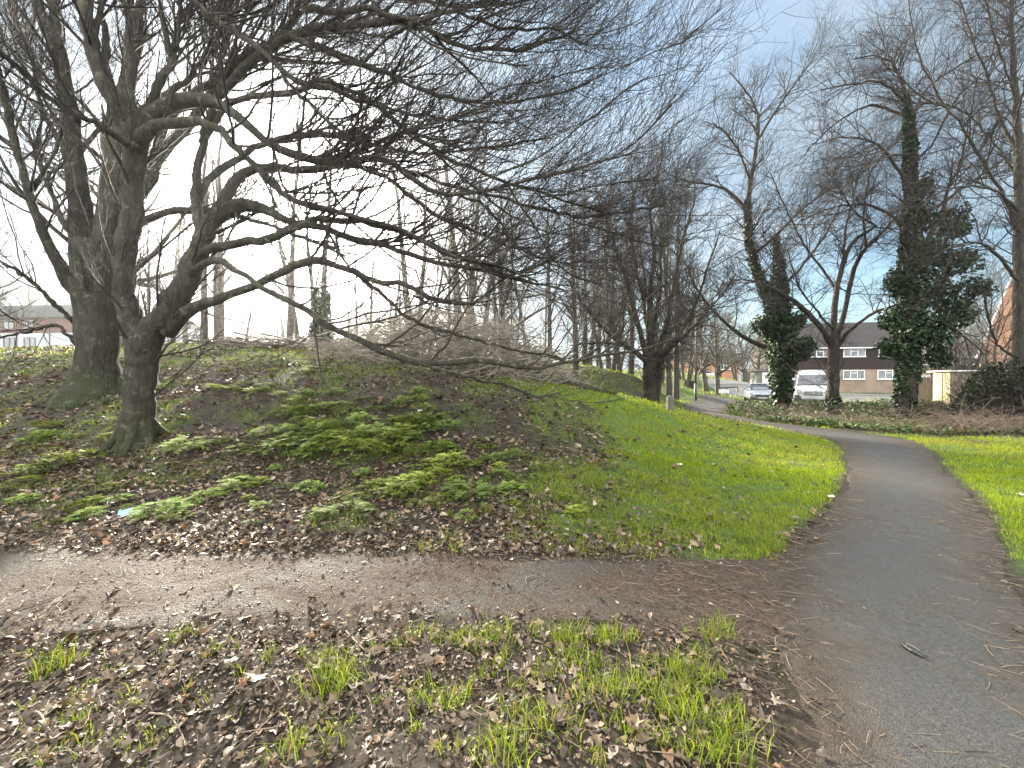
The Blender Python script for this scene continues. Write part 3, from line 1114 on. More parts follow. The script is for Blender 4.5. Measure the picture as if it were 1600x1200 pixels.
def shed():
    p = at(1486, 632, 24.0)
    z = g1(p.x, p.y)
    s = thing('shed', 'timber shed with a flat white-edged roof beside the dark hedge', 'shed', (p.x, p.y, z), R(-24))
    m = MB()
    n = 16
    for i in range(n):
        x = i * 0.15
        m.box(x, x + 0.142, -0.012 - 0.012 * (i % 2), 0.03, 0.05, 2.12)
    m.build('front_boards', M['wood_old'], s)
    m = MB()
    for i in range(9):
        y = i * 0.2
        m.box(-0.04 - 0.012 * (i % 2), -0.004, y + 0.03, y + 0.222, 0.05, 2.12)
    m.box(-0.09, -0.042, 0.75, 0.85, 0.05, 2.2)
    m.build('side_boards', M['wood_new'], s)
    MB().box(0, 2.4, 0.035, 1.9, 0, 2.1).build('core_wall', M['wood_old'], s)
    MB().box(-0.25, 2.7, -0.25, 2.1, 2.125, 2.2).build('roof', M['gutter'], s)
    # fence panel running to the left of the shed
    q = at(1466, 630, 25.6)
    f = thing('fence_panel', 'weathered close-board fence panel left of the shed', 'fence', (q.x, q.y, g1(q.x, q.y)), R(-62))
    m = MB()
    for i in range(12):
        m.box(i * 0.15 - 1.0, i * 0.15 - 0.86, -0.012 * (i % 2), 0.02, 0.05, 1.85)
    m.build('boards', M['wood_old'], f)
    m = MB().box(-1.08, -1.005, -0.03, 0.05, 0, 1.95)
    m.build('post', M['wood_new'], f)
    MB().box(-1.0, 0.8, 0.023, 0.06, 1.3, 1.38).build('rail', M['wood_old'], f)
    MB().box(-1.0, 0.8, 0.023, 0.06, 0.4, 0.48).build('rail', M['wood_old'], f)


shed()


# ------------------------------------------------------------------ street furniture
M['galv'] = pmat('galvanised_steel', (0.06, 0.062, 0.062), (0.09, 0.092, 0.092), 10, 0.6)
M['post_wood'] = wood_mat('old_post_wood', (0.05, 0.047, 0.033), (0.10, 0.094, 0.066))
M['white_paint'] = pmat('white_sign', (0.78, 0.78, 0.76), (0.7, 0.7, 0.68), 4, 0.5)


def street_bits():
    p = hit(1087, 626)
    t = thing('lamp_post', 'slim grey steel lamp post beside the far bend of the path', 'lamp post', tuple(p))
    m = MB().cyl((0, 0, -0.2), 0.09, 1.3, n=14).cyl((0, 0, 1.1), 0.06, 4.2, n=12, r2=0.042)
    m.build('pole', M['galv'], t, smooth=True)
    MB().tube([(0, 0, 5.3), (0.05, -0.05, 5.45), (0.25, -0.2, 5.52)], 0.03, 8).build('arm', M['galv'], t)
    MB().box(0.15, 0.62, -0.42, -0.18, 5.46, 5.56).build('lantern', M['galv'], t, 0.03)
    p = hit(1047, 642)
    t = thing('bollard', 'short weathered wooden post at the edge of the path below the dark tree', 'bollard', tuple(p))
    k = (642 - 618) / 600 * p.y
    MB().prism([(-0.085, -0.2), (0.085, -0.2), (0.085, k - 0.05), (0.03, k), (-0.085, k - 0.03)], 'y', -0.085, 0.085).build('post', M['post_wood'], t, 0.012)
    MB().box(-0.09, 0.09, -0.09, 0.09, k * 0.6, k * 0.66).build('band', M['black'], t)
    p = hit(1136, 620)
    t = thing('small_sign', 'small white sign plate leaning on a short post by the verge', 'sign', tuple(p), R(-20))
    MB().box(-0.03, 0.03, -0.03, 0.03, -0.2, 0.55).build('post', M['post_wood'], t)
    MB().box(-0.62, 0.16, -0.06, -0.034, 0.28, 0.62).build('sign_plate', M['white_paint'], t, 0.008)
    p = hit(1104, 608)
    t = thing('marker_post', 'thin grey marker post with a pale round head on the far slope', 'post', tuple(p))
    MB().cyl((0, 0, -0.1), 0.04, 1.05, n=8).build('post', M['galv'], t)
    MB().cyl((0, -0.03, 1.1), 0.16, 0.05, 'y', 16).build('plate', M['galv'], t)
    # knee rail along the verge
    a, b = hit(1118, 613), hit(1153, 612)
    t = thing('knee_rail', 'low dark timber rail along the far verge left of the silver car', 'rail', tuple(a))
    d = b - a
    MB().tube([(0, 0, 0.42), tuple(d * 0.5 + Vector((0, 0, 0.42))), tuple(d + Vector((0, 0, 0.42)))], 0.06, 8).build('rail', M['black'], t)
    for f in (0.03, 0.5, 0.97):
        q = d * f
        MB().box(q.x - 0.07, q.x + 0.07, q.y - 0.07, q.y + 0.07, q.z - 0.2, q.z + 0.4).build('post', M['post_wood'], t)
    # dark stump
    p = hit(1078, 607)
    t = thing('tree_stump', 'dark cut tree stump on the slope left of the lamp post', 'stump', tuple(p))
    m = MB()
    n = 14
    ring = lambda r, z, s: [(r * (1 + 0.18 * math.sin(3 * a + s) + 0.1 * math.sin(5 * a)) * math.cos(a), r * (1 + 0.15 * math.cos(2 * a + s)) * math.sin(a), z + 0.05 * math.sin(2 * a + s)) for a in [2 * math.pi * i / n for i in range(n)]]
    rs = [ring(0.55, -0.15, 0), ring(0.42, 0.12, 0.4), ring(0.38, 0.55, 0.8), ring(0.36, 0.68, 1.0)]
    for r_ in rs:
        m.v += r_
    for k in range(3):
        m.f += [(k * n + i, k * n + (i + 1) % n, (k + 1) * n + (i + 1) % n, (k + 1) * n + i) for i in range(n)]
    m.f += [tuple(3 * n + i for i in range(n))]
    m.build('trunk', M['bark_dark'], t)


street_bits()


# ------------------------------------------------------------------ vehicles
def paint(name, c, rough=0.25, metal=0.0):
    return pmat(name, c, tuple(x * 0.93 for x in c), 3, rough, metal=metal, coat=0.6)


M['paint_white'] = paint('white_van_paint', (0.74, 0.75, 0.76))
M['paint_silver'] = paint('silver_paint', (0.26, 0.28, 0.31), 0.3, 0.4)
M['chrome'] = pmat('chrome', (0.6, 0.6, 0.6), (0.5, 0.5, 0.5), 3, 0.15, metal=1.0)
M['lamp_glass'] = pmat('headlight_glass', (0.55, 0.58, 0.6), (0.22, 0.24, 0.26), 14, 0.1, coat=0.8)
M['tyre'] = pmat('tyre_rubber', (0.018, 0.018, 0.018), (0.03, 0.028, 0.026), 10, 0.85)
M['bumper'] = pmat('grey_bumper_plastic', (0.05, 0.052, 0.055), (0.075, 0.078, 0.08), 5, 0.55)
M['plate'] = pmat('number_plate', (0.62, 0.62, 0.60), (0.5, 0.5, 0.49), 9, 0.4)


def loft(name, secs, mat, parent, subd=1):
    """secs: list of sections, each a list of (x,y,z) of equal length (open ring of the half outline mirrored by caller)"""
    n = len(secs[0])
    vs_ = [p for s in secs for p in s]
    fs = []
    for k in range(len(secs) - 1):
        fs += [(k * n + i, k * n + (i + 1) % n, (k + 1) * n + (i + 1) % n, (k + 1) * n + i) for i in range(n)]
    fs += [tuple(range(n - 1, -1, -1)), tuple((len(secs) - 1) * n + i for i in range(n))]
    m = MB().add(vs_, fs)
    o = m.build(name, mat, parent, smooth=True)
    if subd:
        md = o.modifiers.new('subd', 'SUBSURF')
        md.levels = md.render_levels = subd
    return o


def wheel(parent, x, y, r, w):
    sx = 1 if x > 0 else -1
    m = MB().cyl((x - w / 2, y, r), r, w, 'x', 28)
    wo = m.build('wheel', M['tyre'], parent, 0.025, True)
    rm = MB().cyl((x + sx * w / 2 - (0.0 if sx > 0 else 0.012), y, r), r * 0.62, 0.012, 'x', 24)
    for k in range(5):
        a = k * 2 * math.pi / 5
        cx, cz = y + math.cos(a) * r * 0.35, r + math.sin(a) * r * 0.35
        rm.cyl((x + sx * (w / 2 + 0.004), cx, cz), r * 0.13, 0.016 * sx, 'x', 10)
    rm.build('rim', M['chrome'], wo)


def mirror_sec(half):
    return [(x, y, z) for x, y, z in half] + [(-x, y, z) for x, y, z in reversed(half)]


def build_van():
    X, Y = at(1271, 595, 25.2).x, 25.2
    v = thing('van', 'white high-roofed van parked beside the silver car, behind the slim two-stemmed tree', 'van', (X, Y, g1(X, Y) + 0.03), R(-36))
    # stations (y, zbottom, ztop, half width low, half width top)
    st = [(0.0, 0.42, 0.92, 0.80, 0.74), (0.06, 0.34, 1.02, 0.90, 0.80), (0.25, 0.30, 1.12, 0.96, 0.86), (0.72, 0.28, 1.28, 0.985, 0.88), (0.82, 0.28, 1.40, 0.985, 0.87),
          (1.40, 0.28, 2.02, 0.985, 0.80), (1.62, 0.28, 2.26, 0.985, 0.77), (2.0, 0.28, 2.40, 0.985, 0.76), (5.2, 0.30, 2.42, 0.985, 0.77), (5.35, 0.45, 2.3, 0.95, 0.74)]
    secs = []
    for y, zb, zt, wl_, wt in st:
        zm = min(1.15, zt - 0.12)
        half = [(wl_ * 0.9, y, zb), (wl_, y, zb + 0.12), (wl_, y, zm), (wl_ + (wt - wl_) * 0.8, y, zm + (zt - zm) * 0.75), (wt - 0.06, y, zt - 0.02), (wt * 0.45, y, zt + 0.02)]
        secs.append(mirror_sec(half))
    loft('body', secs, M['paint_white'], v, 2)
    # windscreen
    def quad_slab(name, pts, off, mat, par):
        pts = [Vector(p) for p in pts]
        nrm = (pts[1] - pts[0]).cross(pts[3] - pts[0]).normalized()
        a = [p + nrm * off for p in pts]
        b = [p - nrm * 0.04 for p in pts]
        return MB().add(a + b, [(0, 1, 2, 3), (7, 6, 5, 4)] + [(i, 4 + i, 4 + (i + 1) % 4, (i + 1) % 4) for i in range(4)]).build(name, mat, par, 0.015)
    ws = quad_slab('windscreen', [(-0.86, 0.74, 1.32), (0.86, 0.74, 1.32), (0.76, 1.44, 2.03), (-0.76, 1.44, 2.03)], 0.05, M['car_glass'], v)
    wi = MB()
    for sx in (-0.5, 0.15):
        wi.tube([(sx, 0.62, 1.33), (sx + 0.25, 0.70, 1.37), (sx + 0.55, 0.74, 1.40)], 0.014, 6)
    wi.build('wiper', M['black'], v)
    # scuttle strip
    MB().box(-0.45, 0.45, 0.30, 0.40, 1.135, 1.17).build('bonnet_vent', M['black'], v)
    for sx in (-1, 1):
        h = MB()
        h.prism([(sx * 0.52, 0.78), (sx * 0.90, 0.80), (sx * 0.93, 1.02), (sx * 0.84, 1.12), (sx * 0.60, 0.98)], 'y', -0.02, 0.3)
        h.build('headlight', M['lamp_glass'], v, 0.02)
        mr = MB().box(sx * 1.0 if sx > 0 else -1.28, 1.28 if sx > 0 else -1.0, 0.86, 1.0, 1.22, 1.62)
        mr.build('wing_mirror', M['black'], v, 0.04)
        MB().prism([(1.0, 1.32), (1.95, 1.32), (1.95, 1.95), (1.52, 1.95)], 'x', sx * 0.90, sx * 0.965).build('side_window', M['car_glass'], v)
        MB().prism([(sx * 0.55, 0.30), (sx * 0.97, 0.32), (sx * 0.985, 0.70), (sx * 0.70, 0.66)], 'y', -0.05, 0.25).build('bumper_corner', M['bumper'], v, 0.03)
        for y in (0.95, 4.3):
            wheel(v, sx * 0.88, y, 0.34, 0.24)
    gr = MB().box(-0.5, 0.5, -0.03, 0.1, 0.66, 0.93)
    go = gr.build('grille', M['black'], v, 0.02)
    sl = MB()
    for z in (0.72, 0.80, 0.88):
        sl.box(-0.49, 0.49, -0.05, -0.032, z - 0.016, z + 0.016)
    sl.build('slats', M['chrome'], go)
    MB().cyl((0, -0.065, 0.80), 0.07, 0.03, 'y', 20).build('badge', M['chrome'], go)
    MB().box(-0.95, 0.95, -0.06, 0.12, 0.26, 0.40).build('lower_bumper', M['bumper'], v, 0.03)
    MB().box(-0.26, 0.26, -0.085, -0.055, 0.46, 0.57).build('number_plate', M['plate'], v, 0.005)


build_van()


def build_car(loc, rz, label, pm, name='parked_car'):
    v = thing(name, label, 'car', loc, rz)
    st = [(-0.02, 0.36, 0.60, 0.62, 0.55), (0.05, 0.24, 0.68, 0.80, 0.70), (0.25, 0.20, 0.76, 0.87, 0.76), (0.95, 0.19, 0.90, 0.90, 0.80), (1.2, 0.19, 0.95, 0.90, 0.82),
          (3.4, 0.20, 0.98, 0.90, 0.82), (3.95, 0.24, 0.97, 0.88, 0.78), (4.2, 0.34, 0.86, 0.82, 0.74)]
    secs = []
    for y, zb, zt, wl_, wt in st:
        zm = zt - 0.16
        half = [(wl_ * 0.88, y, zb), (wl_, y, zb + 0.12), (wl_ * 1.01, y, zm), (wt, y, zt - 0.02), (wt * 0.5, y, zt + 0.02)]
        secs.append(mirror_sec(half))
    loft('body', secs, pm, v, 2)
    # roof shell with pillars, glass inset below it
    def cab(y0, y1, z, w0, w1):
        return None
    g = [(1.15, 0.93, 0.80, 0.76), (1.95, 1.36, 0.66, 0.58), (2.25, 1.42, 0.64, 0.56), (3.2, 1.40, 0.64, 0.56), (4.0, 0.98, 0.72, 0.66)]
    secs = []
    for y, zt, wb, wt in g:
        secs.append(mirror_sec([(wb + 0.08, y, 0.90), (wt + 0.06, y, zt - 0.06), (wt * 0.6, y, zt)]))
    loft('cabin_glass', secs, M['car_glass'], v, 1)
    rf = [(1.9, 1.375, 0.60), (2.25, 1.445, 0.59), (3.2, 1.43, 0.59), (3.45, 1.36, 0.6)]
    loft('roof', [mirror_sec([(w + 0.03, y, z - 0.06), (w, y, z), (w * 0.5, y, z + 0.018)]) for y, z, w in rf], pm, v, 1)
    pl = MB()
    for sx in (-1, 1):
        pl.tube([(sx * 0.83, 1.08, 0.90), (sx * 0.70, 1.55, 1.18), (sx * 0.62, 1.95, 1.37)], 0.035, 6)
        pl.tube([(sx * 0.87, 2.55, 0.92), (sx * 0.70, 2.5, 1.38)], 0.03, 6)
        pl.tube([(sx * 0.82, 3.9, 0.95), (sx * 0.62, 3.4, 1.36)], 0.045, 6)
    pl.build('pillars', pm, v)
    for sx in (-1, 1):
        MB().prism([(sx * 0.50, 0.56), (sx * 0.80, 0.60), (sx * 0.86, 0.74), (sx * 0.60, 0.67)], 'y', 0.0, 0.3).build('headlight', M['lamp_glass'], v, 0.02)
        MB().box(min(sx * 0.9, sx * 1.08), max(sx * 0.9, sx * 1.08), 1.35, 1.5, 0.95, 1.08).build('wing_mirror', pm, v, 0.04)
        MB().box(min(sx * 0.45, sx * 0.74), max(sx * 0.45, sx * 0.74), -0.035, 0.1, 0.30, 0.40).build('fog_light', M['black'], v, 0.015)
        for y in (0.78, 3.35):
            wheel(v, sx * 0.80, y, 0.31, 0.2)
    go = MB().prism([(-0.42, 0.46), (0.42, 0.46), (0.48, 0.62), (-0.48, 0.62)], 'y', -0.045, 0.1).build('grille', M['black'], v, 0.015)
    MB().box(-0.40, 0.40, -0.062, -0.047, 0.53, 0.56).build('slats', M['chrome'], go)
    MB().cyl((0, -0.07, 0.585), 0.05, 0.02, 'y', 18).build('badge', M['chrome'], go)
    MB().box(-0.26, 0.26, -0.06, -0.02, 0.34, 0.445).build('number_plate', M['plate'], v, 0.004)
    MB().box(-0.75, 0.75, -0.03, 0.15, 0.21, 0.29).build('lower_grille', M['bumper'], v, 0.02)
    return v


X, Y = at(1192, 595, 27.4).x, 27.4
build_car((X, Y, g1(X, Y) + 0.03), R(-27), 'silver car parked facing the path, left of the white van', M['paint_silver'])
p = at(1139, 588, 62.0)
build_car((p.x - 1.5, p.y, p.z - 0.45), R(80), 'distant white car beyond the sunlit slope under the trees', M['paint_white'])

# ------------------------------------------------------------------ trees
def unit(v):
    return v / (np.linalg.norm(v, axis=-1, keepdims=True) + 1e-9)


def spawn(r, P, Rd, count, t0=0.15, t1=1.0, ang=45, asd=12, L=1.0, fall=0.5, lsd=0.25, m=6, wander=0.16, trop=(0, 0, 0.05), rs=0.55, rmax=0.05, rmin=0.002, tip=0.25, tpow=1.0, bias=None):
    """children of the polylines P (N,n,3), radii Rd (N,n).  count: int or (N,) array; L: scalar or (N,)"""
    N, n, _ = P.shape
    cnt = np.full(N, count) if np.isscalar(count) else np.asarray(count).astype(int)
    idx = np.repeat(np.arange(N), cnt)
    Mn = len(idx)
    if Mn == 0:
        return np.zeros((0, m, 3)), np.zeros((0, m))
    t = t0 + (t1 - t0) * r.random(Mn) ** tpow
    f = t * (n - 1)
    i0 = np.minimum(f.astype(int), n - 2)
    w = (f - i0)[:, None]
    base = P[idx, i0] * (1 - w) + P[idx, i0 + 1] * w
    T = unit(P[idx, i0 + 1] - P[idx, i0])
    pr = Rd[idx, i0] * (1 - w[:, 0]) + Rd[idx, i0 + 1] * w[:, 0]
    rv = r.normal(size=(Mn, 3))
    if bias is not None:
        rv = rv + np.asarray(bias)
    perp = unit(rv - (rv * T).sum(1, keepdims=True) * T)
    a = np.radians(r.normal(ang, asd, Mn))[:, None]
    d = np.cos(a) * T + np.sin(a) * perp
    Lp = (np.full(N, L) if np.isscalar(L) else np.asarray(L))[idx]
    ln = Lp * (1 - fall * t) * np.clip(r.normal(1, lsd, Mn), 0.35, 1.8)
    step = (ln / (m - 1))[:, None]
    out = np.empty((Mn, m, 3))
    out[:, 0] = base
    tr = np.asarray(trop)
    for k in range(1, m):
        d = unit(d + r.normal(size=(Mn, 3)) * wander + tr)
        out[:, k] = out[:, k - 1] + d * step
    r0 = np.clip(pr * rs, rmin, rmax)
    g = np.linspace(0, 1, m)
    rad = r0[:, None] * (1 - (1 - tip) * g)[None] 
    return out, np.maximum(rad, rmin * 0.7)


def wood_mesh(name, batches, mat, parent, smooth=True):
    """batches: list of (P, R, sides)"""
    V_, F_ = join_arrays([tube_arrays(P, Rd, k) for P, Rd, k in batches if len(P)])
    return mesh_np(name, V_, [F_], mat, parent, smooth=smooth)


def limb_rows(rows, n=24, jit=0.0, r=None, rough=0.0):
    """rows: (px,py,Y,width_px) -> resampled (n,3), (n,)"""
    pts = []
    for k, (px, py, Y, w) in enumerate(rows):
        p = at(px, py, Y)
        a_, b_ = rows[max(k - 1, 0)], rows[min(k + 1, len(rows) - 1)]
        up = abs(b_[1] - a_[1]) / (math.hypot(b_[0] - a_[0], b_[1] - a_[1]) + 1e-6)
        c = 1 / math.sqrt(1 + ((px - CX) / F) ** 2)      # wide-angle stretch of upright stems
        pts.append((p.x, p.y, p.z, 0.5 * w * Y / F * (1 - up * (1 - c))))
    q = resample(pts, n)
    if jit and r is not None:
        j = r.normal(size=(n, 3)) * jit
        j[0] = 0
        q[:, :3] += j
    q[:, 3] = np.maximum(q[:, 3] * np.interp(q[:, 3], [0.02, 0.12], [0.8, 1.0]), 0.003)
    if rough and r is not None:
        q[:, 3] *= 1 + rough * 0.8 * np.interp(np.arange(n), np.arange(0, n + 5, 5), r.random(len(np.arange(0, n + 5, 5))) - 0.5)
    return q[:, :3], q[:, 3]


def limb_set(limbs, n, r, jit=0.0, rough=0.12):
    A = [limb_rows(l, n, jit, r, rough) for l in limbs]
    return np.array([a[0] for a in A]), np.array([a[1] for a in A])


def lengths(P):
    return np.linalg.norm(np.diff(P, axis=1), axis=2).sum(1)


def trunk_flare(base, rad, r, nroot=7, reach=1.0, z0=0.42, down=0.25):
    """root buttresses: short tapering tubes that run out from the foot"""
    P, Q = [], []
    for k in range(nroot):
        a = 2 * math.pi * (k + r.random() * 0.6) / nroot
        L = rad * (0.9 + 1.3 * r.random() ** 2) * reach
        bend = r.normal() * 0.35
        pts = []
        for t in (0, 0.25, 0.5, 0.75, 1.0):
            rr, aa = rad * 0.35 + (L + rad * 0.4) * t, a + bend * t
            x, y = base[0] + math.cos(aa) * rr, base[1] + math.sin(aa) * rr
            gz = float(ground_smooth(x, y)[0])
            pts.append((x, y, gz + z0 * (1 - t) ** 2.4 - 0.08 * t, rad * (0.36 - 0.24 * t)))
        q = resample(pts, 9)
        P.append(q[:, :3])
        Q.append(q[:, 3])
    return np.array(P), np.array(Q)


def to_local(batches, base):
    return [(P - np.asarray(base), Rd, k) for P, Rd, k in batches]


def bark_lumps(o, amp=0.02, seed=0):
    """real unevenness of the bark surface"""
    me = o.data
    n = len(me.vertices)
    co = np.empty(n * 3)
    me.vertices.foreach_get('co', co)
    co = co.reshape(-1, 3)
    nr = np.empty(n * 3)
    me.vertices.foreach_get('normal', nr)
    nr = nr.reshape(-1, 3)
    a = np.arctan2(nr[:, 1], nr[:, 0]) * 2.0
    h = fbm(a * 1.0 + co[:, 0], co[:, 2] * 1.3, 1.6, seed, 3) - 0.5
    co += nr * (h * amp * 2)[:, None]
    me.vertices.foreach_set('co', co.ravel())
    me.update()


# ---- the two big trees on the mound
def big_tree(name, label, limbs, nstem, base_px, r, mats, dens1, L1, dens2, dens3, trop1, rootrad, nroot, lumps, n3=5, thin=None, sweep=None):
    base = hit(*base_px)
    P, Q = limb_set(limbs, 30, r, 0.012, 0.22)
    t = thing(name, label, 'tree', tuple(base), 0)
    roots = trunk_flare(base, rootrad, r, nroot)
    sides = [(P[:nstem], Q[:nstem], 16), (P[nstem:], Q[nstem:], 10), (roots[0], roots[1], 9)]
    Ls = lengths(P)
    c1 = np.maximum((Ls * dens1), 3).astype(int)
    c1[:nstem] = (c1[:nstem] * 0.5).astype(int)
    for k, fac in (thin or {}).items():
        c1[k] = int(c1[k] * fac)
    if sweep:
        ids, cn, bs, tr_ = sweep
        S, SR = spawn(r, P[ids], Q[ids], cn, 0.25, 0.85, 33, 9, 3.1, 0.35, 0.25, 30, 0.055, tr_, 0.55, 0.036, 0.010, 0.22, 0.9, bs)
        sides.append((S, SR, 7))
        c1 = np.concatenate([c1, np.maximum(lengths(S) * dens1 * 0.55, 3).astype(int)])
        P, Q = np.concatenate([P, S]), np.concatenate([Q, SR])
    tr = wood_mesh('trunk', to_local(sides, base), mats[0], t)
    bark_lumps(tr, lumps, 3)
    A, AR = spawn(r, P, Q, c1, 0.28, 1.0, 36, 12, L1, 0.45, 0.4, 9, 0.11, trop1, 0.42, 0.022, 0.004, 0.3, 0.75, (0.15, 0, 0.7))
    B, BR = spawn(r, A, AR, np.full(len(A), dens2), 0.12, 1.0, 38, 12, 0.78, 0.4, 0.35, 7, 0.12, (0.02, 0, 0.08), 0.55, 0.008, 0.0024, 0.4, 0.9)
    Cc, CR = spawn(r, B, BR, np.full(len(B), dens3), 0.15, 1.0, 40, 14, 0.36, 0.35, 0.35, 4, 0.15, (0, 0, 0.06), 0.6, 0.0045, 0.0021, 0.55, 0.9)
    # continue each limb end into fine wood
    E, ER = spawn(r, P, Q, np.full(len(P), n3), 0.8, 1.0, 24, 9, 1.5, 0.0, 0.3, 9, 0.1, trop1, 0.7, 0.02, 0.004, 0.3)
    E2, ER2 = spawn(r, E, ER, np.full(len(E), 7), 0.1, 1.0, 40, 12, 0.5, 0.3, 0.3, 5, 0.15, (0, 0, 0.06), 0.6, 0.008, 0.0024, 0.5)
    bt = [(A, AR, 5), (B, BR, 4), (Cc, CR, 3), (E, ER, 5), (E2, ER2, 3)]
    wood_mesh('crown', to_local(bt, base), mats[1], t, False)
    return t


